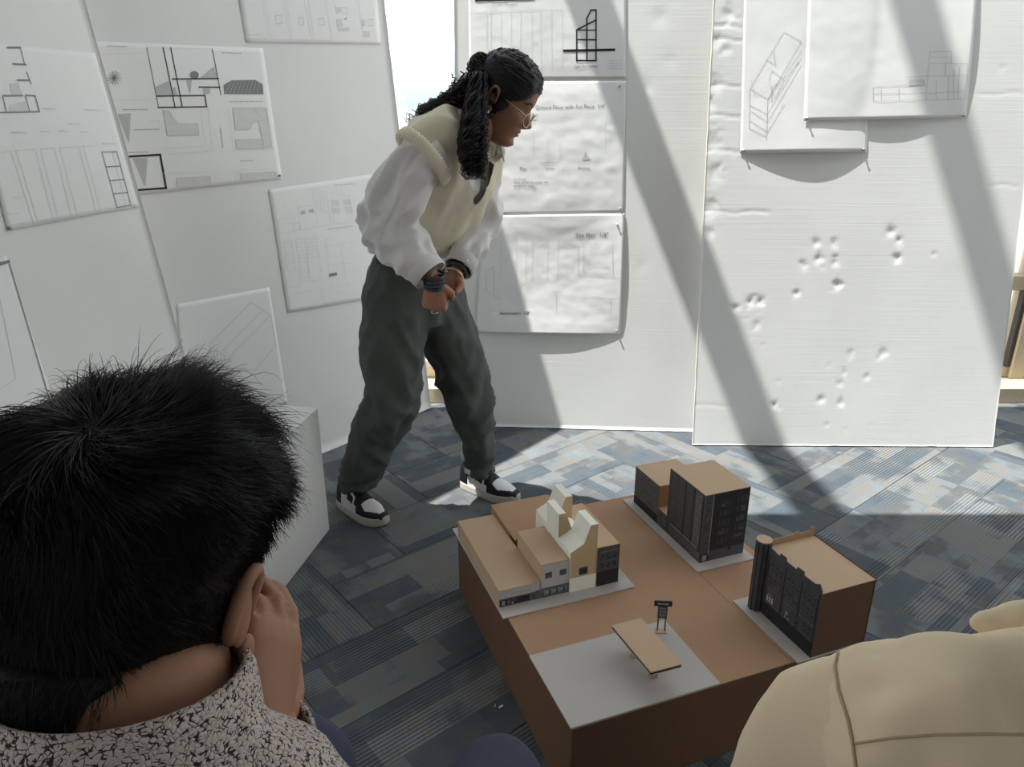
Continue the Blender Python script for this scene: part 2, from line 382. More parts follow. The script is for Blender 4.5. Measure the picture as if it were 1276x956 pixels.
for y0 in (-3.4, -1.5, .4): box('pane', .04, .048, y0+.04, y0+1.86, .25, ceil_z-.08, 'glass', wr_)

# ================================================================== FOAM BOARDS
class Board:
    def __init__(s, bl, br, lean, width, from_right=False):
        bl = Vector((bl[0], bl[1], 0)); br = Vector((br[0], br[1], 0))
        s.es = (br-bl).normalized()
        if from_right: bl = br-s.es*width
        back = Vector((-s.es.y, s.es.x, 0)); l = math.radians(lean)
        s.et = (Vector((0, 0, 1))*math.cos(l)+back*math.sin(l)).normalized()
        s.n = s.es.cross(s.et).normalized(); s.o = bl+Vector((0, 0, .022*math.sin(l)+.001)); s.w = width
    def at(s, a, t, h=0): return s.o+s.es*a+s.et*t+s.n*h
    def st(s, px, py):
        r = ray(px, py); k = (s.o-CAM).dot(s.n)/r.dot(s.n); q = CAM+r*k-s.o
        return q.dot(s.es), q.dot(s.et)
    def build(s, label, dents=(), creases=(), height=2.44, th=.012, nx=40, ny=60, seed=0, split=None, warp=.0):
        ts = [height*j/ny for j in range(ny+1)] if split is None else [split*j/ny for j in range(ny+1)]+[split+(height-split)*j/12 for j in range(1, 13)]
        xs = [s.w*i/nx for i in range(nx+1)]; v = []; nt = len(ts)
        for t in ts:
            for x in xs:
                h = 0
                for (dx, dt, r, dep) in dents:
                    q = ((x-dx)**2+((t-dt)*.85)**2)/(r*r)*(1+1.1*nz((x, t, 0), 45))
                    if q < 6: h -= dep*.65*math.exp(-q)
                for (x0, x1, ct, dep, w_) in creases:
                    if x0 <= x <= x1:
                        q = ((t-ct-.004*math.sin(x*40))/w_)**2
                        if q < 6: h -= dep*math.exp(-q)
                edge = min(x, s.w-x)
                wob = .0014*nz((x*1.3, t*1.3, seed), 3.0, seed)
                jx = x+(.002*nz((0, t, seed), 14) if edge < 1e-6 else 0)
                jt = t+(.0025*nz((x, 0, seed), 18) if t == 0 else 0)
                v.append(s.at(jx, max(jt, 0), h+wob+warp*math.sin(PI*t/height)))
        f = []; mi = []
        for j in range(nt-1):
            for i in range(nx):
                a = j*(nx+1)+i; f.append((a, a+1, a+nx+2, a+nx+1)); mi.append(0)
        k = len(v)
        back = []
        border = [(j, 0) for j in range(nt)]+[(nt-1, i) for i in range(1, nx+1)]+[(j, nx) for j in range(nt-2, -1, -1)]+[(0, i) for i in range(nx-1, 0, -1)]
        idx = [j*(nx+1)+i for j, i in border]
        for q in idx: v.append(v[q]-s.n*th)
        m_ = len(idx)
        for q in range(m_):
            f.append((idx[q], k+q, k+(q+1) % m_, idx[(q+1) % m_])); mi.append(1)
        f.append(tuple(k+q for q in range(m_))); mi.append(0)
        me = bpy.data.meshes.new('foam_board'); o0 = s.at(s.w/2, 0)
        me.from_pydata([tuple(p-o0) for p in v], [], f); me.update()
        o = mk('foam_board', me, ['foam', 'foam_core'], None, True); o.location = o0
        me.polygons.foreach_set('material_index', mi)
        me.polygons.foreach_set('use_smooth', [q == 0 for q in mi])
        tag(o, label, 'foam board'); return o
B1 = Board((-1.20, 1.0), (-.96, 2.20), 7.3, 1.22, True)
B2 = Board((-.752, 2.69), (-.375, 3.163), 5.6, 1.40, True)
P1 = Board((-.240, 2.960), (.768, 2.891), 8.0, 1.22)
P2 = Board((.742, 2.758), (1.966, 2.742), 10.0, 1.224)
B1.build('white foam board holding a sheet with a tall ladder-like tower drawing', seed=3)
B2.build('white foam board standing behind the bending woman, with four pinned drawings', seed=5, height=2.58)
P1.build('white foam board with three crinkled sheets pinned one above another', [P1.st(x, y)+(r, d) for x, y, r, d in ((822, 22, .022, .004), (834, 75, .018, .003), (806, 108, .02, .004), (800, 330, .015, .003))], seed=9, nx=70, ny=110, split=1.9)
random.seed(11)
dl = [(908, 18, .020, .006), (893, 50, .02, .004), (892, 105, .022, .005), (885, 130, .02, .005), (888, 178, .03, .005), (890, 215, .026, .005), (884, 258, .026, .006), (905, 62, .015, .003), (882, 290, .02, .004),
      (915, 385, .014, .006), (935, 376, .014, .007), (947, 376, .014, .008), (943, 404, .012, .004), (951, 430, .007, .002), (1017, 303, .013, .006), (1020, 322, .014, .007), (1002, 331, .012, .005), (1039, 303, .012, .005), (1041, 327, .013, .006),
      (1043, 354, .014, .008), (993, 365, .012, .006), (1110, 288, .014, .007), (1120, 300, .011, .006), (1118, 322, .014, .007), (1164, 317, .008, .003), (1100, 440, .016, .005), (1060, 440, .012, .003), (1052, 465, .010, .004), (1047, 478, .010, .004), (1081, 470, .010, .004),
      (1024, 498, .013, .006), (1048, 502, .012, .005), (965, 505, .012, .007), (970, 475, .006, .002), (1030, 530, .007, .003), (1054, 535, .005, .002), (1086, 530, .005, .002), (1034, 456, .006, .002), (1248, 85, .01, .002)]
def stc(x0, x1, y, dep=.0035): a, t = P2.st(x0, y); b, _ = P2.st(x1, y); return (a, b, t, dep*.5, .004)
P2.build('large dented white foam board leaning at the window, tallest white surface with two overlapping sheets', [P2.st(x, y)+(r, d) for x, y, r, d in dl],
         [stc(878, 925, 33), stc(878, 925, 50), stc(878, 925, 107), stc(875, 925, 145), stc(872, 925, 188), stc(872, 960, 264), stc(1215, 1275, 117, .002), stc(1230, 1270, 232, .002), stc(864, 910, 505, .002)], seed=13, nx=170, ny=260, split=1.9)

# ================================================================== DRAWINGS
SHEETS = {}
class Sheet:
    def __init__(s, B, c, base=.003, bulge=None, wr=0., seed=0):
        s.B = B; s.c = [Vector(B.st(*p)) for p in c]; s.base = base; s.bulge = bulge; s.wr = wr; s.seed = seed
    def p2(s, a, b):
        tl, tr, br, bl = s.c; return (tl*(1-a)+tr*a)*(1-b)+(bl*(1-a)+br*a)*b
    def inv(s, st):
        a, b = .5, .5
        for _ in range(12):
            q = s.p2(a, b)-st; e = 1e-4
            ja = (s.p2(a+e, b)-s.p2(a, b))/e; jb = (s.p2(a, b+e)-s.p2(a, b))/e
            det = ja.x*jb.y-ja.y*jb.x; a -= (q.x*jb.y-q.y*jb.x)/det; b -= (ja.x*q.y-ja.y*q.x)/det
        return a, b
    def h(s, a, b):
        q = s.p2(a, b); r = s.base
        if s.bulge: r += max(0, s.bulge(a, b))
        if s.wr:
            w = min(1, 8*min(a, 1-a)+.25)*min(1, 8*min(b, 1-b)+.25)
            p = (q.x+.3*q.y, q.y*1.1-.2*q.x, s.seed)
            r += s.wr*w*(1.0+nz(p, 9, s.seed)+.55*nz((q.x+q.y*.8, q.y*1.4-q.x*.5, s.seed), 19, s.seed)+.28*nz(p, 40, s.seed))
        return r
    def build(s, label, n=28):
        v = []; f = []
        for j in range(n+1):
            for i in range(n+1):
                a, b = i/n, j/n; q = s.p2(a, b); v.append(s.B.at(q.x, q.y, s.h(a, b)))
        for j in range(n):
            for i in range(n):
                k = j*(n+1)+i; f.append((k, k+n+1, k+n+2, k+1))
        o0 = s.B.at(*s.p2(.5, 1), s.base)
        o = pydata('drawing_sheet', [p-o0 for p in v], f, 'paper', None, True); o.location = o0
        md = o.modifiers.new('thickness', 'SOLIDIFY'); md.thickness = .0006; md.offset = -1
        tag(o, label, 'drawing', 'pinned architecture drawings'); s.o = o; s.o0 = o0; s.mb = MB(); return s
    def pt(s, st, lift=.0012):
        a, b = s.inv(Vector(st)); return s.B.at(st[0], st[1], s.h(min(1, max(0, a)), min(1, max(0, b)))+lift)-s.o0
    def line(s, pts, w=.002, mi=2, close=False):
        w *= .75
        q = [Vector(s.B.st(*p)) for p in pts]
        if close: q.append(q[0])
        for p0, p1 in zip(q[:-1], q[1:]):
            d = p1-p0
            if d.length < 1e-5: continue
            nn = Vector((-d.y, d.x)).normalized()*w/2; e = d.normalized()*w*.5; p0 = p0-e; p1 = p1+e
            k = max(1, int(d.length/.03)); vv = []
            for i in range(k+1):
                c = p0.lerp(p1, i/k); vv += [s.pt(c+nn), s.pt(c-nn)]
            s.mb.add(vv, [(2*i, 2*i+1, 2*i+3, 2*i+2) for i in range(k)], mi)
    def fill(s, pts, mi=3):
        q = [Vector(s.B.st(*p)) for p in pts]; c = sum(q, Vector((0, 0)))/len(q)
        s.mb.add([s.pt(p, .0009) for p in q]+[s.pt(c, .0009)], [(i, (i+1) % len(q), len(q)) for i in range(len(q))], mi)
    def dash(s, x0, y0, x1, y1, mi=2, w=.0035):
        L_ = math.hypot(x1-x0, y1-y0); t = 0; r = random.Random(int(x0*7+y0*3))
        while t < L_:
            g = r.uniform(2, 6); a, b = t/L_, min(1, (t+g)/L_)
            s.line([(x0+(x1-x0)*a, y0+(y1-y0)*a), (x0+(x1-x0)*b, y0+(y1-y0)*b)], w, mi); t += g+r.uniform(1.0, 2.2)
    def text(s, txt, x0, y0, x1, y1, mi=1):
        cu = bpy.data.curves.new('t', 'FONT'); cu.body = txt; cu.size = 1; cu.resolution_u = 2
        ob = bpy.data.objects.new('t', cu); COL.objects.link(ob); dg = bpy.context.evaluated_depsgraph_get(); dg.update()
        me = bpy.data.meshes.new_from_object(ob.evaluated_get(dg)); bpy.data.objects.remove(ob)
        if len(me.vertices) == 0: return
        mxx = max(v.co.x for v in me.vertices)
        A = Vector(s.B.st(x0, y0)); Bq = Vector(s.B.st(x1, y1)); d = Bq-A; sc = d.length/mxx; e = d.normalized(); u = Vector((-e.y, e.x))
        s.mb.add([s.pt(A+e*(v.co.x*sc)+u*(v.co.y*sc*1.15)) for v in me.vertices], [tuple(p.vertices) for p in me.polygons], mi)
        bpy.data.meshes.remove(me)
    def done(s):
        if s.mb.v: s.mb.build('drawn_lines', ['ink0', 'ink1', 'ink2', 'ink3'], s.o)['kind'] = 'stuff'
def crop(ox, oy, sc): return lambda *pts: [(ox+x/sc, oy+y/sc) for x, y in pts]
pin4 = lambda a, b: 16*a*(1-a)*b*(1-b)
# --- sheets on the two left boards
K = crop(0, 0, 3.186)
A = Sheet(B1, [(-52, 48), (117, 66), (172, 258), (8, 288)], bulge=lambda a, b: .004*pin4(a, b)).build('sheet beside the board seam with a small ladder-like tower and column strips')
for q, w in (([(25, 190), (75, 190)], .006), ([(75, 190), (92, 260)], .0025), ([(45, 255), (95, 258)], .005), ([(98, 288), (116, 335)], .003), ([(62, 320), (110, 320)], .005), ([(5, 382), (80, 381)], .005), ([(92, 380), (130, 382), (147, 445), (-30, 449)], .004), ([(92, 380), (108, 443)], .003), ([(3, 384), (18, 447)], .003)): A.line(K(*q), w, 1)
A.fill(K((30, 335), (65, 330), (80, 375), (40, 375)), 3); A.fill(K((30, 420), (100, 400), (105, 440), (30, 443)), 3)
for x, y, l in ((160, 432, 55), (325, 437, 68), (260, 493, 45), (40, 526, 58), (150, 523, 35), (225, 521, 35), (310, 524, 32), (400, 570, 55)): A.dash(*K((x, y))[0], *K((x+l, y+2))[0], 3)
for x, x2, y0, y1 in ((35, 130, 600, 892), (55, 147, 598, 888), (130, 205, 595, 872), (150, 226, 592, 868), (205, 280, 590, 860), (226, 302, 588, 856), (303, 378, 583, 846), (322, 396, 583, 842)): A.line(K((x, y0), (x2, y1)), .0016, 3)
for a, b in (((0, 606), (40, 601)), ((50, 600), (130, 594)), ((150, 592), (205, 589)), ((225, 588), (300, 584)), ((310, 583), (378, 580)), ((30, 893), (545, 822)), ((40, 786), (85, 783)), ((0, 850), (70, 848))): A.line(K(a, b), .0016, 3)
A.line(K((397, 605), (458, 603), (515, 815), (460, 825)), .003, 1, True)
for a, b in (((413, 664), (473, 660)), ((430, 718), (488, 713)), ((445, 771), (502, 765))): A.line(K(a, b), .0035, 1)
A.line(K((440, 605), (495, 818)), .0016, 2); A.done()
Bs = Sheet(B2, [(112, 51), (327, 60), (351, 223), (165, 244)], bulge=lambda a, b: .005*pin4(a, b)).build('widest sheet on the left boards, with a dark thick-lined square and a grey hatched mound')
Bs.line(K((510, 622), (632, 615), (657, 747), (545, 755)), .008, 0)
for q, w in (([(580, 190), (625, 428)], .0022), ([(645, 190), (690, 428)], .004), ([(675, 190), (718, 425)], .004), ([(840, 195), (872, 378)], .003), ([(620, 383), (808, 380), (815, 425), (625, 428)], .005), ([(680, 315), (862, 313)], .005), ([(785, 347), (868, 348)], .005)): Bs.line(K(*q), w, 0)
Bs.line(K((580, 190), (840, 195)), .001, 2)
for q in ([(615, 345), (665, 322), (690, 380), (620, 380)], [(735, 320), (757, 318), (751, 375)], [(800, 350), (830, 349), (828, 374), (802, 376)], [(790, 310), (845, 265), (860, 309)], [(650, 375), (690, 345), (700, 380)]): Bs.fill(K(*q), 2)
Bs.fill(K(*[(767+18*math.cos(t*PI/6), 299+16*math.sin(t*PI/6)) for t in range(12)]), 1)
Bs.fill(K((883, 338), (915, 320), (1010, 318), (1040, 335), (1043, 375), (885, 375)), 1)
for i in range(9): Bs.line(K((890+i*16, 372), (915+i*14, 322)), .0016, 2)
Bs.fill(K((642, 440), (665, 440), (680, 492), (780, 492), (785, 537), (660, 540)), 3); Bs.line(K((642, 440), (665, 440), (680, 492), (780, 492), (785, 537), (660, 540)), .0014, 2, True)
for q in ([(918, 430), (1050, 428), (1060, 470), (1000, 490), (985, 515), (930, 515)], [(930, 555), (1040, 552), (1045, 590), (935, 592)], [(697, 710), (830, 700), (835, 738), (702, 745)], [(952, 690), (1093, 682), (1098, 708), (955, 718)], [(1010, 430), (1055, 428), (1078, 585), (1045, 588)]):
    Bs.fill(K(*q), 3); Bs.line(K(*q), .0012, 2, True)
for q in ([(465, 455), (515, 450), (510, 572)], [(525, 630), (582, 628), (575, 740)]): Bs.fill(K(*q), 2)
for t in range(14): Bs.line(K((450, 310), (450+26*math.cos(t*PI/7), 310+27*math.sin(t*PI/7))), .0022, 1)
for q in ([(380, 217), (580, 211)], [(450, 400), (622, 396)], [(820, 435), (838, 600), (650, 612)], [(790, 435), (812, 580), (640, 590)], [(900, 430), (922, 600), (1085, 595)], [(515, 515), (625, 512)], [(640, 690), (850, 684), (858, 740)], [(932, 720), (935, 680), (1085, 668)], [(590, 480), (625, 480), (628, 510), (595, 512)]): Bs.line(K(*q), .0013, 3)
Bs.line(K((530, 517), (628, 514)), .003, 2)
for x0, y0, x1, y1 in ((425, 184, 500, 186), (880, 210, 955, 213), (905, 405, 1040, 403), (485, 436, 580, 436), (505, 606, 585, 604), (870, 510, 880, 585), (950, 640, 1000, 638)): Bs.dash(*K((x0, y0))[0], *K((x1, y1))[0], 2)
Bs.done()
K = crop(290, 0, 6.076)
Cs = Sheet(B2, [(286, -70), (463, -70), (474, 55), (306, 53)], bulge=lambda a, b: .004*pin4(a, b)).build('sheet of long vertical strips with little squares at the glowing window edge')
for a, b in (((215, 0), (265, 290)), ((238, 0), (288, 298)), ((370, 0), (430, 300)), ((392, 0), (447, 300)), ((530, 0), (592, 300)), ((560, 0), (612, 310)), ((690, 0), (745, 305)), ((750, 0), (770, 60)), ((940, 0), (985, 300)), ((1075, 0), (1085, 60))): Cs.line(K(a, b), .0016, 3)
for q in ([(315, 120), (360, 118), (365, 180), (322, 185)], [(490, 138), (525, 136), (530, 190), (497, 192)], [(638, 140), (680, 138), (690, 190), (645, 192)], [(1015, 150), (1050, 148), (1055, 192), (1020, 195)], [(815, 62), (855, 58), (860, 105), (822, 108)]): Cs.line(K(*q), .0016, 2, True)
for q in ([(770, 60), (805, 56), (815, 95), (778, 100)], [(775, 150), (815, 145), (830, 205), (790, 215)], [(790, 218), (870, 210), (875, 235), (795, 240)], [(970, 150), (995, 150), (1000, 195), (975, 198)], [(985, 235), (1030, 240), (1032, 285), (990, 280)]): Cs.fill(K(*q), 3)
Cs.line(K((840, 150), (855, 138)), .004, 1); Cs.line(K((110, 298), (255, 296)), .0016, 2); Cs.line(K((285, 300), (745, 307)), .0016, 3); Cs.line(K((110, 255), (125, 268), (215, 262)), .0016, 2); Cs.done()
K = crop(330, 210, 5.03)
Ds = Sheet(B2, [(334, 236), (477, 215), (499, 366), (358, 390)], bulge=lambda a, b: .005*pin4(a, b)).build('sheet with a small house elevation above a street plan, partly behind the woman')
for q in ([(290, 125), (410, 155), (425, 350)], [(290, 125), (322, 360)], [(310, 140), (325, 255)], [(332, 148), (347, 260)], [(352, 152), (368, 265)], [(375, 155), (392, 270)], [(325, 255), (400, 280)], [(200, 240), (300, 232)], [(200, 240), (216, 385)], [(75, 320), (204, 300)], [(75, 320), (90, 408), (410, 350), (580, 330)], [(84, 350), (212, 340), (220, 385)], [(172, 345), (180, 390)], [(410, 155), (520, 170), (540, 320)], [(395, 290), (405, 350)],
          [(110, 460), (160, 450), (187, 640), (140, 648)], [(185, 445), (240, 438), (275, 702), (225, 710)], [(250, 440), (312, 428), (350, 695), (277, 706)], [(370, 445), (415, 435)], [(378, 490), (530, 460), (538, 520)], [(370, 440), (400, 700)], [(465, 490), (500, 690)], [(395, 555), (465, 546)], [(387, 605), (525, 592)], [(150, 792), (350, 752), (372, 850), (157, 888)], [(402, 745), (522, 720), (537, 810), (412, 835)], [(95, 750), (215, 735), (200, 640)], [(440, 790), (470, 760), (500, 790)]): Ds.line(K(*q), .0015, 3, len(q) == 4 and q[0][1] > 420)
for gx, gy in ((410, 195), (485, 190), (415, 245), (495, 238)):
    for i in range(5): Ds.line(K((gx+i*10, gy+3), (gx+8+i*10, gy+38)), .0018, 2)
for q in ([(218, 268), (245, 262), (250, 285), (222, 290)], [(268, 258), (295, 254), (300, 276), (272, 280)]): Ds.fill(K(*q), 2)
Ds.fill(K((393, 660), (443, 650), (446, 670), (397, 680)), 1)
for r_ in range(10):
    Ds.line(K((113+r_*3, 475+r_*18), (158+r_*3, 466+r_*18)), .0014, 3); Ds.line(K((190+r_*4, 470+r_*24), (240+r_*4, 462+r_*24)), .0014, 3)
    if r_ < 5: Ds.line(K((255+r_*4, 470+r_*22), (315+r_*4, 460+r_*22)), .0016, 3)
Ds.dash(*K((435, 105))[0], *K((560, 95))[0], 2); Ds.dash(*K((385, 380))[0], *K((540, 362))[0], 2); Ds.done()
K = crop(0, 280, 2.658)
Es = Sheet(B2, [(220, 379), (335, 358), (358, 503), (232, 535)], bulge=lambda a, b: .004*pin4(a, b)).build('sheet with one slanted long box axonometric behind the seated man\'s hair')
for q in ([(687, 400), (828, 257), (895, 300), (752, 440), (687, 400)], [(735, 415), (865, 285)], [(735, 415), (752, 428)], [(895, 300), (912, 400), (815, 510)], [(687, 400), (705, 470)]): Es.line(K(*q), .0018, 2)
for x, y in ((700, 412), (712, 420), (725, 427), (738, 434), (752, 440)): Es.line(K((x, y), (x+13, y+62)), .0022, 2)
Es.done()
Fs = Sheet(B1, [(-120, 375), (6, 318), (65, 498), (-60, 566)], bulge=lambda a, b: .004*pin4(a, b)).build('sheet with a heavy double border line low on the ladder-tower board')
Fs.line(K((-200, 200), (25, 125), (160, 580), (15, 650)), .004, 1); Fs.line(K((-10, 130), (25, 122)), .008, 1); Fs.line(K((-20, 180), (45, 510), (-30, 560)), .002, 3); Fs.done()
# --- three crinkled sheets on the middle board
K = crop(580, 0, 5.976)
Gs = Sheet(P1, [(583, -75), (780, -75), (780, 97), (585, 99)], base=.004, wr=.0013, seed=2.3, bulge=lambda a, b: .004*pin4(a, b)).build('crinkled sheet with a small black tower section on a ground line', 60)
Gs.line(K((80, -120), (80, 8), (512, 0)), .009, 0)
for q, w in (([(828, 457), (828, 228), (972, 153)], .007), ([(828, 455), (972, 455), (972, 80), (935, 80), (903, 145), (903, 185)], .007), ([(903, 205), (903, 455)], .007), ([(828, 228), (972, 228)], .005), ([(828, 300), (972, 300)], .006), ([(735, 382), (1105, 374)], .012)): Gs.line(K(*q), w, 0)
for x in (160, 190, 265, 340, 410, 495, 560, 640, 720): Gs.line(K((x, 95-x*.03), (x+3, 520)), .0016, 3)
Gs.line(K((25, 95), (720, 70)), .0016, 3)
Gs.text('Cross Section', *K((195, 42))[0], *K((390, 40))[0], 2); Gs.text('Light Grid Section', *K((812, 508))[0], *K((985, 504))[0], 1)
for i in range(4): Gs.dash(*K((1070, 455+i*20))[0], *K((1165, 452+i*20))[0], 3)
Gs.done()
Hs = Sheet(P1, [(592, 103), (780, 101), (777, 264), (600, 267)], base=.003, wr=.0018, seed=5.1, bulge=lambda a, b: .004*pin4(a, b)).build('crinkled sheet with small captions and a short paragraph, beside the woman\'s face', 60)
Hs.text('Ground Floor with Art Piece  1/4"', 667, 137, 754, 135, 1)
K = crop(590, 150, 6.076)
Hs.text('Plan', *K((350, 380))[0], *K((400, 380))[0], 1); Hs.text('Section', *K((545, 374))[0], *K((610, 374))[0], 1); Hs.text('Elevation', *K((790, 372))[0], *K((880, 371))[0], 1)
Hs.text('Art Piece', *K((305, 452))[0], *K((395, 450))[0], 2); Hs.text('Views divided the garden into', *K((305, 480))[0], *K((565, 477))[0], 1); Hs.text('an abstract shape', *K((305, 505))[0], *K((462, 502))[0], 1); Hs.text('(1/2" = 1\'-0")', *K((305, 531))[0], *K((475, 527))[0], 2)
Hs.fill(K((820, 300), (840, 262), (848, 240), (855, 262), (888, 295)), 2)
for x, y0, y1 in ((455, 80, 300), (655, 150, 300), (1000, 10, 250), (560, 130, 320)): Hs.line(K((x, y0), (x, y1)), .0014, 3)
Hs.line(K((500, 322), (640, 320)), .0016, 2); Hs.line(K((770, 318), (940, 314)), .0016, 2); Hs.done()
K = crop(590, 260, 5.033)
def ib(a, b): return .012*math.sin(PI*a)*max(0, (b-.55)/.45)**2+.009*max(0, 1-b/.22)*math.sin(PI*min(1, a*1.05))+.008*max(0, (a-.75)/.25)**2*math.sin(PI*b)**.7
Is = Sheet(P1, [(601, 269), (778, 266), (773, 417), (592, 414)], base=.003, wr=.0018, seed=8.2, bulge=ib).build('lowest crinkled sheet with a site plan corner, above the sunlit carpet', 60)
for x in (175, 270, 330, 370, 465, 530): Is.line(K((x, 180), (x-2, 450)), .0016, 3)
for q in ([(660, 240), (655, 412), (920, 432)], [(690, 225), (690, 402), (860, 402)], [(870, 235), (875, 422)], [(700, 360), (855, 370)], [(520, 530), (520, 645)], [(680, 555), (920, 556)], [(860, 560), (858, 650)], [(80, 520), (80, 400), (130, 362), (130, 540)], [(80, 520), (180, 572)], [(500, 518), (545, 515)]): Is.line(K(*q), .0017, 2)
Is.text('Site Plan  1/8"', *K((640, 184))[0], *K((845, 178))[0], 1); Is.text('Axonometric  1/8"', *K((165, 664))[0], *K((355, 664))[0], 0); Is.done()
# --- two overlapping sheets on the big board
K = crop(860, 0, 2.988)
def jb(a, b): return .017*math.sin(PI*a)**1.0*max(0, (b-.35)/.65)**2+.004*pin4(a, b)
Js = Sheet(P2, [(929, -75), (1085, -75), (1080, 190), (922, 192)], base=.003, wr=.0009, seed=1.7, bulge=jb).build('sheet with a slanted axonometric house, half under another sheet', 44)
for q in ([(220, 330), (345, 120), (410, 155), (285, 370), (220, 330)], [(220, 330), (218, 480), (280, 510), (285, 370)], [(220, 392), (282, 425)], [(225, 415), (282, 456)], [(222, 452), (280, 490)], [(285, 372), (410, 190)], [(285, 420), (410, 215)], [(285, 452), (410, 242)], [(283, 495), (345, 390)], [(300, 262), (345, 300), (312, 368), (290, 300), (300, 262)], [(280, 222), (315, 245), (308, 192)], [(240, 355), (225, 300)], [(282, 510), (279, 524)], [(300, 380), (300, 330), (330, 300)], [(345, 300), (400, 230)]): Js.line(K(*q), .0022, 2)
Js.done()
def kb(a, b):
    own = .012*math.sin(PI*a)**1.5*max(0, (b-.35)/.65)**2+.012*max(0, (a-.72)/.28)**2*math.sin(PI*min(1, max(0, b)))+.004*pin4(a, b)
    ja, jb_ = Js.inv(KQ.p2(a, b)); near = max(0, min(1, (1.12-ja)/.12))*max(0, min(1, (1.12-jb_)/.12))
    return max(own, (Js.h(min(1, max(0, ja)), min(1, max(0, jb_)))+.003+.004*pin4(a, b))*near)
KQ = Sheet(P2, [(1009, -75), (1220, -75), (1203, 147), (999, 152)])
Ks = Sheet(P2, [(1009, -75), (1220, -75), (1203, 147), (999, 152)], base=.003, wr=.0008, seed=4.4, bulge=kb).build('curling wide sheet with a faint building elevation, lying over another sheet', 44)
for q in ([(675, 325), (675, 380), (1018, 370), (1025, 240), (965, 240), (968, 195), (888, 195), (872, 375)], [(675, 325), (872, 318)], [(705, 332), (705, 378)], [(770, 328), (770, 378)], [(675, 352), (870, 347)], [(800, 290), (882, 285)], [(888, 238), (965, 237)], [(880, 286), (1020, 283)], [(958, 285), (955, 372)], [(912, 300), (910, 372)], [(976, 260), (976, 370)], [(996, 250), (992, 370)], [(880, 350), (1015, 342)], [(945, 237), (945, 285)], [(888, 215), (965, 215)]): Ks.line(K(*q), .0018, 2)
Ks.fill(K((808, 300), (868, 297), (870, 318), (810, 322)), 3); Ks.done()
# --- push pins
def pin(S, px, py, label):
    a, t = S.B.st(px, py); p = S.pt((a, t), 0)+S.o0
    o = empty('push_pin', p, label, 'push pin', 'push pins'); o.rotation_euler = S.B.n.to_track_quat('Z', 'Y').to_euler()
    MB().tube([(0, 0, -.004), (0, 0, .004)], [.0006, .0006], 6).build('needle', 'metal', o)
    MB().ring_loft([((0, 0, h), (r, 0, 0), (0, r, 0)) for h, r in ((.0015, .0040), (.0025, .0045), (.0035, .003), (.0065, .0028), (.0070, .0042), (.0080, .0042))], 12).build('head', 'metal', o, True)
for S, x, y, l in ((Js, 926, 188, 'push pin at the lower left corner of the axonometric house sheet'), (Js, 1075, 187, 'push pin at the lower right corner of the axonometric house sheet'), (Ks, 1003, 149, 'push pin at the lower left corner of the curling elevation sheet'), (Ks, 1200, 145, 'push pin at the lower right corner of the curling elevation sheet'),
                   (Is, 769, 280, 'push pin at the upper right corner of the lowest crinkled sheet'), (Is, 768, 412, 'push pin at the lower right corner of the lowest crinkled sheet'), (Hs, 773, 260, 'push pin at the lower right corner of the captioned crinkled sheet'), (Hs, 772, 108, 'push pin at the upper right corner of the captioned crinkled sheet'), (Bs, 347, 219, 'push pin at the lower right corner of the sheet with the hatched mound'), (A, 9, 285, 'push pin at the lower left corner of the ladder tower sheet')): pin(S, x, y, l)

# ================================================================== PLINTH
q = [Vector((-.600, 2.115, 0)), Vector((-.735, 1.36, 0))]; d = (q[1]-q[0]).normalized(); nrm = Vector((d.y, -d.x, 0))
if nrm.x > 0: nrm = -nrm
c = [q[1], q[0], q[0]+nrm*.36, q[1]+nrm*.36]
hp = .435
v, f = hexa([(p.x-q[0].x, p.y-q[0].y, 0) for p in c], [(p.x-q[0].x, p.y-q[0].y, hp) for p in c])
pl = pydata('plinth', v, f, 'box'); bevel_mesh(pl.data, .004, 2); pl.location = q[0]
tag(pl, 'plain white box plinth on the carpet beside the seated man', 'plinth')

# ================================================================== CARDBOARD SITE MODEL
F0 = Vector((.114, 1.084, 0)); AN = math.radians(20.6)
U = Vector((math.cos(AN), math.sin(AN), 0)); V = Vector((-math.sin(AN), math.cos(AN), 0))
def mthing(name, u, v, z, label, cat, group=None): return empty(name, F0+U*u+V*v+Vector((0, 0, z)), label, cat, group, AN)
def mbox(name, par, o, u0, u1, v0, v1, z0, z1, m, bev=.0006): return box(name, u0-o[0], u1-o[0], v0-o[1], v1-o[1], z0-o[2], z1-o[2], m, par, bev)
ZB = .200
o = (0, 0, 0); base = mthing('model_base', 0, 0, 0, 'large low brown cardboard box carrying the street model', 'model base')
BW, BD = .705, .755
mbox('side_panel', base, o, 0, .006, .0065, BD-.0065, 0, ZB-.004, 'kraft_shaded'); mbox('side_panel', base, o, BW-.006, BW, .0065, BD-.0065, 0, ZB-.004, 'kraft_shaded')
mbox('front_panel', base, o, 0, BW, 0, .006, 0, ZB-.004, 'kraft_shaded'); mbox('back_panel', base, o, 0, BW, BD-.006, BD, 0, ZB-.004, 'kraft_shaded')
mbox('top_sheet', base, o, -.0015, .511, -.0015, BD+.0015, ZB-.0035, ZB, 'kraft'); mbox('top_sheet', base, o, .5118, BW+.0015, -.0015, BD+.0015, ZB-.0035, ZB-.0004, 'kraft')
ZC = .2045
def card(u0, u1, v0, v1, label):
    t = mthing('site_card', (u0+u1)/2, v0, ZB, label, 'card', 'grey site cards')
    return mbox('card_sheet', t, ((u0+u1)/2, v0, ZB), u0, u1, v0, v1, ZB+.0002, ZC, 'grey_card')
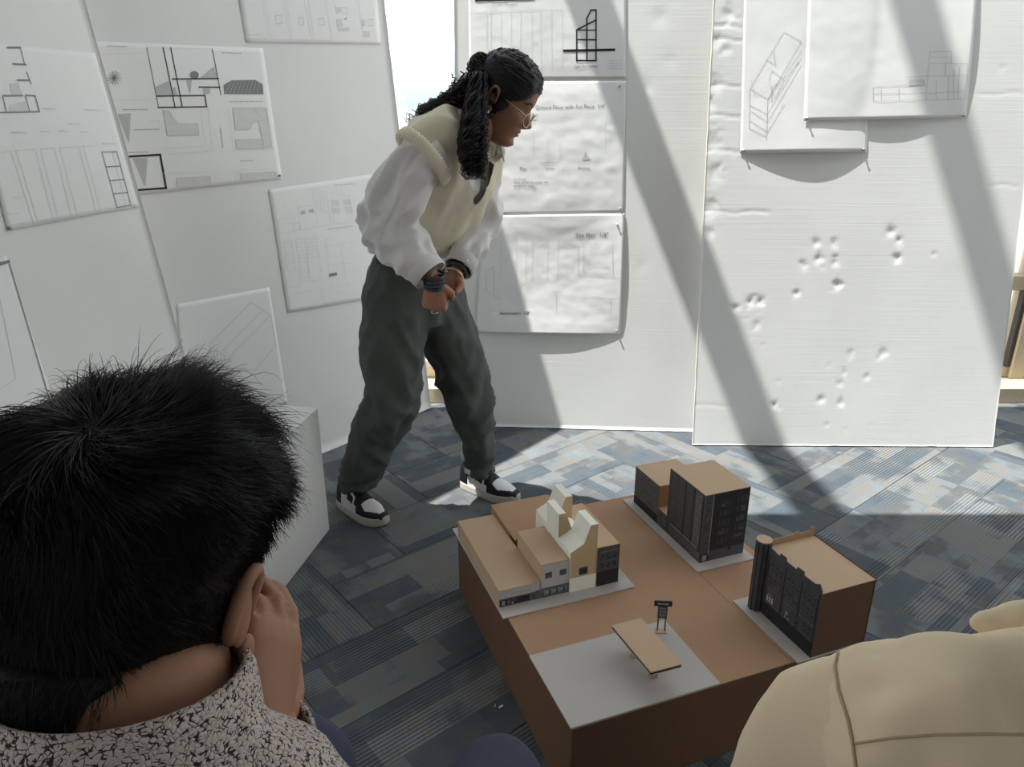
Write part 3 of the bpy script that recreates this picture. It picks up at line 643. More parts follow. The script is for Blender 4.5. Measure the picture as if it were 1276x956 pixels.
def card1(u0, u1, v0, v1, label):
    o_ = F0+U*((u0+u1)/2)+V*v0+Vector((0, 0, ZB)); k = box('site_card', -(u1-u0)/2, (u1-u0)/2, 0, v1-v0, .0002, ZC-ZB, 'grey_card', None, .0006)
    k.location = o_; k.rotation_euler = (0, 0, AN); tag(k, label, 'card', 'grey site cards')
card1(-.004, .330, -.003, .209, 'bare grey card under the petrol station canopy')
card1(-.014, .330, .344, .758, 'grey card under the row of low shops and the cream model')
card1(.508, .682, .342, .735, 'grey card under the tall dark corner block')
card1(.519, .700, -.010, .214, 'grey card under the building with the rounded turret')
def facade(name, par, org, ax, w, h, grid, up=Vector((0, 0, 1)), lift=.0006, mats=('print0', 'print1', 'print2', 'print3', 'print4')):
    """grid: list of (x0,x1,z0,z1,mi) rectangles in 0..1 laid over a mi0 ground, printed flat on thin paper"""
    nrm_ = Vector(ax).cross(up).normalized(); mb = MB(); org = Vector(org); ax = Vector(ax)
    def rect(x0, x1, z0, z1, mi, l):
        mb.add([org+ax*(x*w)+up*(z*h)+nrm_*l for x, z in ((x0, z0), (x1, z0), (x1, z1), (x0, z1))], [(0, 1, 2, 3)], mi)
    for g in grid: rect(*g[:5], lift+(g[5] if len(g) > 5 else .0002))
    return mb.build(name, list(mats), par)
def windows(cols, rows, x0, x1, z0, z1, fw=.62, fh=.62, rnd=None, frame=3, pane=0, ped=.2):
    g = []; r = random.Random(rnd or 1)
    for i in range(cols):
        for j in range(rows):
            cx = x0+(i+.5)*(x1-x0)/cols; cz = z0+(j+.5)*(z1-z0)/rows; w = (x1-x0)/cols*fw/2; h = (z1-z0)/rows*fh/2
            g.append((cx-w, cx+w, cz-h, cz+h, frame, .0003)); 
            for s in (-1, 1):
                for q in (-1, 1):
                    g.append((cx+(s-1)*w/2+w*.12, cx+(s+1)*w/2-w*.12, cz+(q-1)*h/2+h*.1, cz+(q+1)*h/2-h*.1, pane if r.random() > .25 else 1, .0005))
    return g
AXU = Vector((1, 0, 0)); AXV = Vector((0, 1, 0))
GR = 'cardboard buildings on the site model'
# --- low shop
def shell(name, u0, u1, v0, v1, z1, label, roof='kraft_light', wall='kraft_light', z0=ZC+.0003, parts=True):
    o_ = ((u0+u1)/2, v0, z0); t = mthing(name, *o_, label, 'model building', GR)
    th = .0022
    mbox('wall', t, o_, u0, u0+th, v0+th, v1-th, z0, z1-th, wall, .0002); mbox('wall', t, o_, u1-th, u1, v0+th, v1-th, z0, z1-th, wall, .0002)
    mbox('wall', t, o_, u0, u1, v0, v0+th, z0, z1-th, wall, .0002); mbox('wall', t, o_, u0, u1, v1-th, v1, z0, z1-th, wall, .0002)
    mbox('roof', t, o_, u0, u1, v0, v1, z1-th, z1, roof, .0004)
    return t, o_
t, o_ = shell('low_shop', -.010, .0945, .383, .716, .2505, 'long low kraft card shop with a printed shopfront, at the box edge')
loc = lambda u, v, z: Vector((u-o_[0], v-o_[1], z-o_[2]))
facade('shopfront', t, loc(-.010, .383, ZC), AXU, .1045, .045, [(0, 1, 0, .5, 2, 0), (0, 1, .5, .98, 4, 0), (.02, .73, .06, .42, 0), (.06, .14, .1, .36, 3, .0004), (.2, .27, .12, .36, 2, .0004), (.3, .42, .2, .4, 1, .0004), (.3, .34, .08, .2, 4, .0004), (.76, .97, .05, .45, 2), (.78, .86, .1, .4, 1, .0004), (.3, .72, .72, .75, 3), (.34, .68, .63, .655, 3), (.88, 1.0, .5, .54, 0), (.97, 1.0, .5, .95, 3)])
# --- two storey shop
t, o_ = shell('brick_shop', .0955, .1675, .382, .540, .297, 'two-storey kraft card shop with two small printed windows')
facade('shopfront', t, loc(.0955, .382, ZC), AXU, .072, .0905, [(0, 1, 0, .30, 2, 0), (0, 1, .30, .99, 4, 0), (.13, .38, .58, .76, 2), (.65, .90, .58, .76, 2), (.18, .24, .6, .74, 1, .0004), (.28, .34, .6, .74, 1, .0004), (.70, .76, .6, .74, 1, .0004), (.80, .86, .6, .74, 1, .0004)]+[(x, x+.06, .05+.1*((i*7) % 3)/3, .16+.1*((i*5) % 3)/3, (1, 3, 4)[i % 3], .0004) for i, x in enumerate([.03+.085*k for k in range(11)])])
# --- rear flat building
t, o_ = shell('flat_roof_block', .0965, .270, .597, .748, .262, 'flat kraft card block with an overhanging roof, behind the cream model', 'kraft', 'kraft')
mbox('roof_overhang', t, o_, .0965, .262, .556, .597, .256, .262, 'kraft', .0004)
# --- dark corner shop
t, o_ = shell('dark_shop', .2395, .299, .377, .585, .314, 'kraft card building with a black printed front, right of the cream model', 'kraft_light', 'kraft')
facade('shopfront', t, loc(.2395, .377, ZC), AXU, .0595, .1085, [(0, 1, 0, 1, 1, 0), (.0, 1, 0, .38, 0), (.1, .9, .86, .9, 2), (.05, .95, .62, .64, 2)]+windows(3, 2, .05, .95, .42, .84, .5, .6, 3, 1, 0))
facade('side_print', t, loc(.299, .377, ZC), AXV, .03, .1085, [(0, 1, 0, 1, 0, 0)])
# --- cream proposal of three alternating light monitors
o_ = (.203, .376, ZC+.0003); t = mthing('cream_building_model', *o_, 'cream card building with three tilted chimney-like skylight towers', 'model building', GR)
prof = [(.1685, ZC), (.2385, ZC), (.2385, .380), (.2195, .380), (.2030, .333), (.1685, .315)]
for i in range(3):
    pp = prof if i % 2 == 0 else [(.407-a, b) for a, b in prof][::-1]
    v0, v1 = .378+.072*i, .378+.072*(i+1)-.0004; n_ = len(pp)
    vv = [loc(a, v0, max(b, ZC+.0003)) for a, b in pp]+[loc(a, v1, max(b, ZC+.0003)) for a, b in pp]
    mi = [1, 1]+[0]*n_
    ff = [tuple(range(n_)), tuple(range(2*n_-1, n_-1, -1))]+[(k, n_+k, n_+(k+1) % n_, (k+1) % n_) for k in range(n_)]
    if i == 2:   # rear monitor is open: a folded white card, not a closed block
        pass
    pydata('skylight_tower', vv, ff, ['cream_card', 'cream_shaded'], t, False, mi)
b_ = facade('doorway_strip', t, loc(.1685, .378, ZC), AXU, .070, .040, [(0, 1, 0, .98, 0, 0)], mats=('cream_card', 'print0', 'print1'))
facade('window_opening', t, loc(.1685, .378, ZC), AXU, .070, .1, [(.34, .66, .44, .64, 0), (.36, .62, .46, .60, 1, .0003)], mats=('print1', 'print0'))
# --- tall dark corner block
o_ = (.600, .374, ZC+.0003); t = mthing('corner_tower_block', *o_, 'tall model block with dark printed facades and a stepped rear wing', 'model building', GR)
def blk(name, u0, u1, v0, v1, z1, roof='kraft_light'):
    mbox(name, t, o_, u0, u1, v0, v1, ZC+.0003, z1-.002, 'kraft', .0002); mbox('roof', t, o_, u0-.0008, u1+.0008, v0-.0008, v1+.0008, z1-.002, z1, roof, .0003)
blk('tower_body', .533, .667, .374, .535, .401); blk('link_body', .533, .667, .5355, .579, .2555); blk('wing_body', .533, .667, .5795, .712, .323)
side = [(0, 1, 0, 1, 1, 0)]
z_ = (.401-ZC); wv = .161
side += [(x, x+.035, .16, .99, 0, .0003) for x in (.02, .26, .5)]
side += windows(3, 6, .30, .98, .24, .98, .52, .66, 4, 2, 1)+[(0.06, .24, .22, .97, 2, .0002)]+windows(1, 6, .05, .22, .24, .98, .6, .6, 5, 3, 0)
side += [(x, x+.05, .04, .14, (3, 2, 0)[int(x*40) % 3], .0003) for x in [.03+.075*i for i in range(12)]]+[(.1, .9, .17, .19, 3, .0003)]
facade('printed_facade', t, loc(.533, .535, ZC), -AXV, wv, z_-.002, [(1-g[1], 1-g[0])+tuple(g[2:]) for g in side])
fr = [(0, 1, 0, 1, 0, 0), (.0, .16, .12, 1, 1), (.17, .19, .1, 1, 3, .0003)]+windows(1, 6, .02, .15, .2, .98, .6, .6, 8, 2, 0)+windows(1, 5, .34, .60, .20, .90, .85, .62, 6, 1, 0)+windows(1, 5, .72, .96, .22, .92, .85, .62, 7, 1, 0)+[(.62, .70, .1, 1, 0, .0003), (.2, 1, .0, .15, 1, .0002), (.05, .15, .02, .1, 3, .0003)]
facade('printed_facade', t, loc(.533, .374, ZC), AXU, .134, z_-.002, fr)
facade('printed_facade', t, loc(.533, .579, ZC), -AXV, .0435, .049, [(0, 1, 0, 1, 1, 0), (.1, .4, .1, .5, 2), (.5, .9, .2, .7, 2), (.05, .95, .8, .9, 2)])
facade('printed_facade', t, loc(.533, .712, ZC), -AXV, .1325, .1165, [(0, 1, 0, 1, 2, 0), (0, 1, 0, .22, 0)]+windows(5, 3, .06, .96, .28, .96, .6, .62, 9, 3, 0))
# --- turret building
o_ = (.625, -.008, ZC+.0003); t = mthing('turret_building', *o_, 'model building with printed brick facade, parapet walls and a rounded corner turret', 'model building', GR)
zt = .378
mbox('body', t, o_, .556, .697, -.0085, .176, ZC+.0003, zt-.013, 'kraft_shaded', .0002); mbox('roof', t, o_, .556, .697, -.0095, .176, zt-.013, zt-.011, 'kraft_light', .0003)
def wallprof(name, pts, w, mats_):  # parapet wall from an outline in (v,z), thickness w in u
    return None
# street facade with stepped parapet
vs = [(-.009, .372), (.0, .384), (.012, .377), (.045, .376), (.047, .384), (.066, .384), (.068, .376), (.10, .376), (.102, .384), (.12, .384), (.122, .376), (.160, .380), (.160, ZC+.0003), (-.009, ZC+.0003)]
vv = [loc(.5535, a, b) for a, b in vs]+[loc(.5558, a, b) for a, b in vs]; n_ = len(vs)
pydata('parapet_wall', vv, [tuple(range(n_-1, -1, -1)), tuple(range(n_, 2*n_))]+[(k, (k+1) % n_, n_+(k+1) % n_, n_+k) for k in range(n_)], 'print1', t)
g = [(0, 1, .0, .22, 0)]+[(x, x+.02, .02, .98, 0, .0003) for x in (.0, .34, .66, .97)]
for x0, x1 in ((.04, .32), (.38, .64), (.70, .96)): g += windows(3, 2, x0, x1, .52, .92, .55, .7, int(x0*100)+2, 2, 0)
g += [(0, 1, .46, .475, 2), (0, 1, .24, .255, 2), (.06, .09, .27, .36, 4), (.11, .14, .27, .36, 4), (.16, .19, .27, .36, 4), (.08, .17, .385, .40, 3), (.45, .5, .3, .36, 3), (.4, .56, .40, .41, 2), (.44, .47, .24, .28, 3), (.5, .53, .24, .28, 3)]+windows(4, 1, .62, .95, .26, .44, .5, .8, 44, 2, 0)
facade('printed_facade', t, loc(.5535, .152, ZC), -AXV, .16, zt-.012-ZC, g)
mbox('parapet_wall', t, o_, .565, .697, .1762, .1785, ZC+.0003, .381, 'kraft', .0002)
mbox('parapet_step', t, o_, .640, .652, .1762, .1785, .3812, .386, 'kraft', .0002); mbox('parapet_step', t, o_, .685, .697, .1762, .1785, .3812, .390, 'kraft', .0002)
mbox('parapet_wall', t, o_, .6972, .6990, -.0095, .1785, ZC+.0003, .369, 'kraft_shaded', .0002)
tc_ = (.553, .174); oct_ = [(tc_[0]+.0175*math.cos(PI*2*k/10+.2), tc_[1]+.0175*math.sin(PI*2*k/10+.2)) for k in range(10)]
tp = prism('turret', [tuple(loc(a, b, 0))[:2] for a, b in oct_], 0, .386-ZC, 'print1', t, .0003)
prism('turret_roof', [tuple(loc(tc_[0]+(a-tc_[0])*1.05, tc_[1]+(b-tc_[1])*1.05, 0))[:2] for a, b in oct_], .386-ZC+.0002, .389-ZC, 'kraft_light', t, .0003)
for k in range(10): prism('turret_trim', [tuple(loc(tc_[0]+.0177*math.cos(2*PI*(k+e)/10+.2)*s_, tc_[1]+.0177*math.sin(2*PI*(k+e)/10+.2)*s_, 0))[:2] for e, s_ in ((-.12, .96), (-.12, 1.02), (.12, 1.02), (.12, .96))], 0, .3855-ZC, 'print0', t)
# --- petrol station canopy
zk = .262
o_ = (.22, .06, ZC+.0003); t = mthing('station_canopy', *o_, 'flat kraft canopy on two stubby posts over the bare grey card', 'canopy model')
ck = [PZ(762.2, 779.5, zk), PZ(799.1, 770.3, zk), PZ(850, 827.8, zk), PZ(811.2, 838, zk)]
ck = [Vector(((p-F0).dot(U), (p-F0).dot(V), 0)) for p in ck]
ctr = sum(ck, Vector())/4
def slab(name, z0, z1, m, s=1.0): prism(name, [tuple(loc(*(ctr+(p-ctr)*s).xy, 0))[:2] for p in [ck[3], ck[2], ck[1], ck[0]]], z0-ZC, z1-ZC, m, t, .0004)
slab('roof_sheet', zk-.0025, zk, 'kraft_light'); slab('fascia', zk-.0075, zk-.0027, 'print0', .985); slab('soffit_sheet', zk-.0095, zk-.0077, 'grey_card', .99)
for k in (.28, .72):
    p = (ck[0]+ck[1])*.5*(1-k)+(ck[2]+ck[3])*.5*k
    mbox('post', t, o_, p.x-.008, p.x+.008, p.y-.006, p.y+.006, ZC+.0003, zk-.0097, 'kraft', .0003)
# --- station sign
sp = PZ(823.5, 787, ZC); so = ((sp-F0).dot(U), (sp-F0).dot(V)); o_ = (so[0], so[1], ZC+.0003)
t = mthing('station_sign', *o_, 'small dark station sign on two thin legs beside the kraft canopy', 'sign model')
t.rotation_euler = (0, 0, math.radians(-4))
box('base_tab', -.013, .013, -.008, .008, 0, .002, 'kraft_light', t, .0003)
for x in (-.008, .008): box('leg', x-.0014, x+.0014, -.001, .001, .002, .036, 'print1', t)
box('price_board', -.0105, .0105, -.0012, .0012, .036, .068, 'print1', t); box('header_board', -.0195, .0195, -.0016, .0016, .0682, .081, 'print0', t)
for i in range(5): box('price_line', -.007, .007, -.0016, -.0013, .042+i*.005, .0435+i*.005, 'print3', t)
box('header_letters', -.012, .012, -.002, -.0017, .0725, .0765, 'print3', t)
# --- paper scraps on the carpet
for (x, y), l, a in (((624, 881), 'tiny white paper scrap on the dark carpet', .5), ((617, 880), 'thin pale thread scrap on the dark carpet', 1.2)):
    p = PZ(x, y, .002); k = pydata('paper_scrap', [(-.005, -.002, 0), (.005, -.0015, .002), (.006, .002, .003), (-.004, .0022, 0)], [(0, 1, 2, 3)], 'paper'); k.location = p; k.rotation_euler = (0, 0, a)
    k.modifiers.new('t', 'SOLIDIFY').thickness = .0006
    if a > 1: k.scale = (.6, .4, 1)
    tag(k, l, 'paper scrap')

# ================================================================== PEOPLE
def frame_mat(fwd, up):
    """local x = person's right-to-left? columns: X lateral (person's right), Y forward, Z up"""
    f = Vector(fwd).normalized(); u = Vector(up); u = (u-f*u.dot(f)).normalized(); r = f.cross(u).normalized()
    return Matrix((r, f, u)).transposed()
def interp(tab, x):
    for (x0, *a), (x1, *b) in zip(tab[:-1], tab[1:]):
        if x0 <= x <= x1:
            t = (x-x0)/(x1-x0); t = t*t*(3-2*t)*.35+t*.65
            return [p+(q-p)*t for p, q in zip(a, b)]
    return list(tab[-1][1:]) if x > tab[-1][0] else list(tab[0][1:])
# head in its own frame: X lateral, Y forward, Z up, origin between the ears at eye level
HEADTAB = [  # z, front y, back y, half width
    (-.118, .052, -.010, .024), (-.110, .074, -.022, .036), (-.098, .083, -.034, .045), (-.080, .080, -.048, .053), (-.062, .083, -.064, .058), (-.045, .084, -.076, .062), (-.025, .083, -.086, .066),
    (0., .079, -.094, .070), (.020, .083, -.097, .073), (.035, .087, -.098, .0755), (.060, .084, -.096, .075), (.085, .070, -.085, .067), (.105, .046, -.064, .050), (.118, .018, -.036, .028), (.122, -.006, -.014, .008)]
def head_mesh(R, O, sc=1.0, ear=1.0):
    mb = MB(); nzr, nth = 64, 56
    def P(z, th):
        fy, by, hw = interp(HEADTAB, z); c = (fy+by)/2; hy = (fy-by)/2
        e = .92; cx = math.copysign(abs(math.cos(th))**e, math.cos(th)); sy = math.copysign(abs(math.sin(th))**e, math.sin(th))
        x, y = hw*cx, c+hy*sy
        if sy > 0:
            g = lambda x0, z0, sx, sz: math.exp(-((x-x0)/sx)**2-((z-z0)/sz)**2)
            front = max(0, sy)**2
            nose = .0
            if -.045 < z < .03:
                t = (z+.045)/.075; nose = .024*math.exp(-((z+.030)/.013)**2)+.014*math.exp(-((z+.008)/.018)**2)
            y += front*nose*math.exp(-(x/.0115)**2)
            y += front*.006*(g(.018, -.034, .008, .008)+g(-.018, -.034, .008, .008))
            y -= front*.011*(g(.031, .002, .017, .012)+g(-.031, .002, .017, .012))
            y += front*.005*(g(.031, .001, .012, .007)+g(-.031, .001, .012, .007))
            y += front*.004*(g(.028, .022, .022, .007)+g(-.028, .022, .022, .007))
            y += front*(.006*g(0, -.0565, .020, .0045)+.0065*g(0, -.0685, .017, .005)-.003*g(0, -.0625, .022, .002)-.004*g(0, -.080, .02, .006)+.004*g(0, -.097, .018, .010))
            y += front*.004*(g(.042, -.025, .016, .018)+g(-.042, -.025, .016, .018))
        return Vector((x, y, z))
    mi = []
    for j in range(nzr+1):
        z = -.118+.240*j/nzr
        for i in range(nth): mb.v.append(P(z, 2*PI*i/nth))
    for j in range(nzr):
        for i in range(nth):
            a = j*nth+i; b = j*nth+(i+1) % nth; q = (a, b, b+nth, a+nth); mb.f.append(q)
            c = (mb.v[a]+mb.v[b+nth])/2; m = 0
            if c.y > .06 and abs(c.x) < .024*(1-abs(c.z+.0625)/.03) and -.0745 < c.z < -.0515: m = 1
            if c.y > .05 and .011 < abs(c.x) < .045 and abs(c.z-(.022+.006*math.sin((abs(c.x)-.011)/.034*PI))) < .0034: m = 2
            if c.y > .05 and .017 < abs(c.x) < .044 and abs(c.z+.003) < .0022: m = 2
            mb.mi.append(m)
    mb.f.append(tuple(range(nth-1, -1, -1))); mb.mi.append(0); k = nzr*nth; mb.f.append(tuple(k+i for i in range(nth))); mb.mi.append(0)
    for s in (-1, 1):  # ears
        c = Vector((s*.0735, -.012, -.008)); pts = []; rad = []
        for t in range(15):
            a = -PI*.42+t/14*PI*1.55
            pts.append(c+Vector((s*(.010+.007*math.sin(a))*ear, -.004-.015*math.cos(a+.2)*ear, .002+.030*math.sin(a)*ear))); rad.append(.0048 if t < 12 else .0042)
        mb.tube(pts, rad, 8)
        mb.ball(c+Vector((s*.006, -.004, 0)), .005, .013, .026, 10); mb.ball(c+Vector((s*.008, .004, -.029)), .0045, .008, .010, 8)
    mb.v = [Vector(O)+R@(p*sc) for p in mb.v]
    return mb
def hand_mb(O, R, curl=(1.0, 1.0, 1.0, 1.0), thumb=.6, sc=1.0, side=1, spread=.03):
    """X toward the thumb, Y along fingers, Z out of the back of the hand; wrist at the origin"""
    mb = MB()
    mb.ring_loft([((0, -.02, 0), (.026, 0, 0), (0, 0, .019)), ((0, .01, 0), (.029, 0, 0), (0, 0, .018)), ((.001, .04, 0), (.037, 0, 0), (0, 0, .016)), ((0, .072, .001), (.040, 0, 0), (0, 0, .0135)), ((0, .088, 0), (.036, 0, 0), (0, 0, .010))], 16)
    for k, (x, l, r) in enumerate(((.029, .072, .0088), (.0095, .080, .0092), (-.0105, .074, .0088), (-.029, .058, .0078))):
        p = Vector((x, .075-abs(x-.005)*.25, 0)); a = 0; pts = [p-Vector((0, .02, 0)), p]; c = curl[k]; sx = (x/.03)*spread
        for seg, fr_ in ((.30, .45), (.55, .30), (.45, .25)):
            a += seg*c*1.55; d = Vector((sx, math.cos(a), -math.sin(a))); pts.append(pts[-1]+d*l*fr_*.5); pts.append(pts[-1]+d*l*fr_*.5)
        mb.tube(pts, [r*1.05, r*1.08, r, r*1.02, r*.95, r*.97, r*.88, r*.62], 10, ref=(1, 0, 0))
    t0 = Vector((.026, .012, -.004)); d1 = Vector((.75, .62, -.30*thumb)).normalized(); d2 = Vector((.45-.6*thumb, .75, -.55*thumb)).normalized()
    mb.tube([t0-d1*.012, t0+d1*.018, t0+d1*.038, t0+d1*.038+d2*.018, t0+d1*.038+d2*.034, t0+d1*.038+d2*.043], [.013, .0135, .0105, .0105, .0098, .006], 10)
    mb.v = [Vector(O)+R@(Vector((p.x*side, p.y, p.z))*sc) for p in mb.v]
    if side < 0: mb.f = [tuple(reversed(q)) for q in mb.f]
    return mb
def limb(mb, pts, rad, n=18, flat=1.0, ref=None): return mb.tube(pts, rad, n, 0, ref, flat)
def smoothpath(pts, rad, k=5):
    P_ = [Vector(p) for p in pts]; out = []; ro = []
    for i in range(len(P_)-1):
        p0 = P_[max(i-1, 0)]; p1 = P_[i]; p2 = P_[i+1]; p3 = P_[min(i+2, len(P_)-1)]
        for j in range(k):
            t = j/k; out.append(.5*((2*p1)+(p2-p0)*t+(2*p0-5*p1+4*p2-p3)*t*t+(3*p1-p0-3*p2+p3)*t**3)); ro.append(rad[i]+(rad[i+1]-rad[i])*(t*t*(3-2*t)))
    out.append(P_[-1]); ro.append(rad[-1]); return out, ro

def ridge(p, d, sa, sc_, seed=0):   # soft cloth folds running along d
    return (.32-abs(aniso(p, d, sa, sc_, seed)))*2.0
# ------------------------------------------------------------------ the bending woman
WO = Vector((-.33, 2.26, 0))
woman = empty('person', WO, 'woman in cream vest and dark trousers bending forward over the cardboard model', 'person')
def wput(me, name, mats, smooth=True, parent=None):
    me.transform(Matrix.Translation(-WO)); return mk(name, me, mats, parent or woman, smooth)
Lw = Vector((.50, .866, 0))                                  # toward her far (left) shoulder
S = dict(hip=PY(508, 352, 2.26), waist=PY(520, 305, 2.23), rib=PY(545, 258, 2.17), chest=PY(563, 215, 2.115), sh=PY(566, 172, 2.07), nb=PY(590, 157, 2.07))
HO = PY(628, 124, 2.10)
hf = Vector((.84, -.20, -.48)).normalized(); HR = frame_mat(hf, (.48, -.05, .87))
nsh, nel, nwr = PY(522, 192, 1.93), PY(479, 280, 2.0), PY(541, 348, 1.93)
fsh, fel, fwr = PY(600, 192, 2.19), PY(603, 282, 2.17), PY(569, 338, 2.04)
hipN, kneeN, ankN = PY(490, 372, 2.18), PY(487, 500, 2.19), PY(449, 603, 2.25)
hipF, kneeF, ankF = PY(548, 372, 2.33), PY(583, 500, 2.35), PY(599, 586, 2.39)
def spine_rings(tab, mb, n=28, sq=1.0):
    rings = []
    for k, (c, a, b) in enumerate(tab):
        p0 = tab[max(k-1, 0)][0]; p1 = tab[min(k+1, len(tab)-1)][0]; d = (p1-p0).normalized(); f_ = d.cross(Lw).normalized()
        lat = (Lw-d*Lw.dot(d)).normalized(); rings.append((c, lat*a, f_*b))
    return mb.ring_loft(rings, n, True, 0, sq)
# body: one mesh - head, neck, trunk, limbs, hands
b = MB()
spine_rings([(S['hip'], .135, .10), (S['waist'], .115, .085), (S['rib'], .12, .09), (S['chest'], .135, .095), (S['sh'], .13, .07), (S['nb'], .055, .05)], b)
limb(b, *smoothpath([S['sh']*.4+S['nb']*.6, S['nb'], HO+HR@Vector((0, -.02, -.075)), HO+HR@Vector((0, -.015, -.03))], [.06, .054, .050, .05]))
limb(b, *smoothpath([nsh, nel, nwr], [.042, .034, .025])); limb(b, *smoothpath([fsh, fel, fwr], [.042, .034, .025]))
limb(b, *smoothpath([hipN, kneeN, ankN], [.070, .042, .030])); limb(b, *smoothpath([hipF, kneeF, ankF], [.070, .042, .030]))
body = mb_of(fuse(b, .010, 3))
hd = head_mesh(HR, HO, .91)
k0 = len(body.v); body.add(hd.v, hd.f, hd.mi)
fd = (PY(541, 398, 1.955)-nwr).normalized()
hR = frame_mat(fd, (-.05, -1, .12)); hR = Matrix((hR.col[0], hR.col[1], hR.col[2])).transposed()
h1 = mb_of(fuse(hand_mb(nwr+fd*.012, hR, (1.25, 1.3, 1.3, 1.3), .9, .86, -1), .0032, 2))
fd2 = (PY(546, 380, 1.985)-fwr).normalized(); hR2 = frame_mat(fd2, (.5, .6, .6))
h2 = mb_of(fuse(hand_mb(fwr+fd2*.01, hR2, (1.1, 1.1, 1.1, 1.1), .6, .86, 1), .0032, 2))
for h in (h1, h2): h.mi = [3]*len(h.f); body.add(h.v, h.f, h.mi)
wput(body.mesh('body'), 'body', ['skin', 'lips', 'hair', 'skin_hand'])
# trousers
t = MB()
spine_rings([(S['hip']*.35+S['waist']*.65, .140, .108), (S['hip']*.75+S['waist']*.25, .150, .122), (S['hip']-Vector((0, 0, .06)), .155, .13), (S['hip']-Vector((0, 0, .13)), .14, .12)], t)
limb(t, *smoothpath([hipN+Vector((.01, .03, .02)), hipN*.55+kneeN*.45+Vector((0, 0, 0)), kneeN, kneeN*.45+ankN*.55+Vector((-.012, 0, 0)), ankN+Vector((.0, -.005, .035)), ankN+Vector((.005, -.01, -.012))], [.108, .104, .088, .078, .073, .066]), n=24)
limb(t, *smoothpath([hipF+Vector((-.02, -.02, .02)), hipF*.55+kneeF*.45, kneeF+Vector((.004, 0, 0)), kneeF*.45+ankF*.55+Vector((.004, 0, 0)), ankF+Vector((-.002, 0, .04)), ankF+Vector((.002, 0, -.01))], [.105, .096, .084, .062, .058, .064]), n=24)
me = fuse(t, .009, 5)
def wr_pants(p, n_):
    zz = p.z; d = .0
    low = max(0, 1-zz/.30); knee = math.exp(-((zz-.40)/.10)**2)
    d += .017*ridge(p, Vector((.55, .1, .83)).normalized(), 3, 12, 2)*(.5+knee)+.009*ridge(p, Vector((-.5, 0, .86)).normalized(), 4, 16, 12)
    d += .026*low*ridge((p.x*.45, p.y*.45, p.z*1.5), Vector((.96, 0, .25)).normalized(), 6, 17, 4)+.006*low*nz(p, 32, 9)
    d += .004*nz(p, 26, 1)-.008
    return d
displace(me, wr_pants)
pants = wput(me, 'trousers', 'pants')
def part_tube(name, pts, rad, m, parent, n=10, flat=1.0): 
    mb = MB().tube([Vector(p)-WO for p in pts], rad, n, flat=flat); return mb.build(name, m, parent, True)
# cargo pocket flap with buttons and belt loops
def patch(name, c4, nrm_, th, m, parent, org):
    v = [Vector(p)-org for p in c4]; n_ = Vector(nrm_).normalized()*th
    o_ = pydata(name, v+[p+n_ for p in v], BOXF, m, parent); bevel_mesh(o_.data, min(.003, th*.4), 2); return o_
# shirt
s = MB()
spine_rings([(S['waist']*.92+S['hip']*.08, .155, .118), (S['waist'], .158, .124), (S['rib'], .150, .115), (S['chest'], .145, .106), (S['sh'], .125, .072), (S['nb']*.6+S['sh']*.4, .080, .062), (S['nb'], .062, .058)], s)
limb(s, *smoothpath([nsh+Lw*.05+Vector((.02, 0, -.02)), nsh+Vector((-.010, 0, -.028)), nsh*.45+nel*.55+Vector((-.004, -.01, 0)), nel+Vector((.012, 0, -.008)), nel*.45+nwr*.55, nwr*.88+nel*.12], [.050, .064, .076, .076, .064, .052]), n=24)
limb(s, *smoothpath([fsh-Lw*.05, fsh+Vector((0, 0, -.01)), fsh*.5+fel*.5, fel, fel*.5+fwr*.5, fwr*.92+fel*.08], [.05, .052, .055, .055, .048, .042]), n=24)
# shirt tail bulging out under the vest at her back
s.ball(PY(466, 288, 2.16), .045, .06, .035, 12)
me = fuse(s, .0075, 4)
def wr_shirt(p, n_):
    el = math.exp(-((p-nel).length/.10)**2); dn_ = (nel-nsh).normalized()
    d = .016*ridge(p, dn_, 4, 15, 5)+.024*el*ridge(p, Vector((.85, .2, .35)).normalized(), 5, 19, 8)+.009*ridge(p, Vector((.6, .1, .75)).normalized(), 6, 24, 18)+.003*nz(p, 30, 3)
    return d-.009
displace(me, wr_shirt)
shirt = wput(me, 'shirt', 'shirt')
def cuff(a, b_, r, m='shirt', l=.03):
    d = (b_-a).normalized(); u_ = d.orthogonal().normalized(); w_ = d.cross(u_)
    mb = MB().ring_loft([(b_-d*l-WO, u_*r*1.02, w_*r*1.02), (b_-WO, u_*r, w_*r), (b_-WO, u_*(r-.004), w_*(r-.004)), (b_-d*l-WO, u_*(r-.006), w_*(r-.006))], 24, False)
    return mb.build('cuff', m, shirt, True)
cuff(nel, nwr*.93+nel*.07, .050, l=.045); cuff(fel, fwr*.95+fel*.05, .043, l=.04)
# vest
v_ = MB()
spine_rings([(S['waist']*.34+S['rib']*.66, .160, .129), (S['rib']*.92+S['chest']*.08, .166, .132), (S['rib']*.4+S['chest']*.6, .168, .128), (S['chest'], .170, .126), (S['sh']*.6+S['chest']*.4, .184, .118), (S['sh'], .182, .102), (S['nb']*.5+S['sh']*.5, .125, .080), (S['nb']*.85+S['sh']*.15, .066, .060)], v_, 32)
me = fuse(v_, .007, 4)
spd = (S['sh']-S['rib']).normalized(); fw = spd.cross(Lw).normalized()
if fw.x < 0: fw = -fw
def vneck(c):
    q = c-S['sh']; h = q.dot(spd); l = q.dot(Lw); f_ = q.dot(fw)
    return f_ > .02 and abs(l) < .05 and abs(l) < .006+max(0, (h+.115))*.52 and h > -.115
cull(me, vneck)
displace(me, lambda p, n_: .008*ridge(p, spd, 4, 11, 3)+.004*nz(p, 22, 6)-.004)
vest = wput(me, 'vest', 'vest')
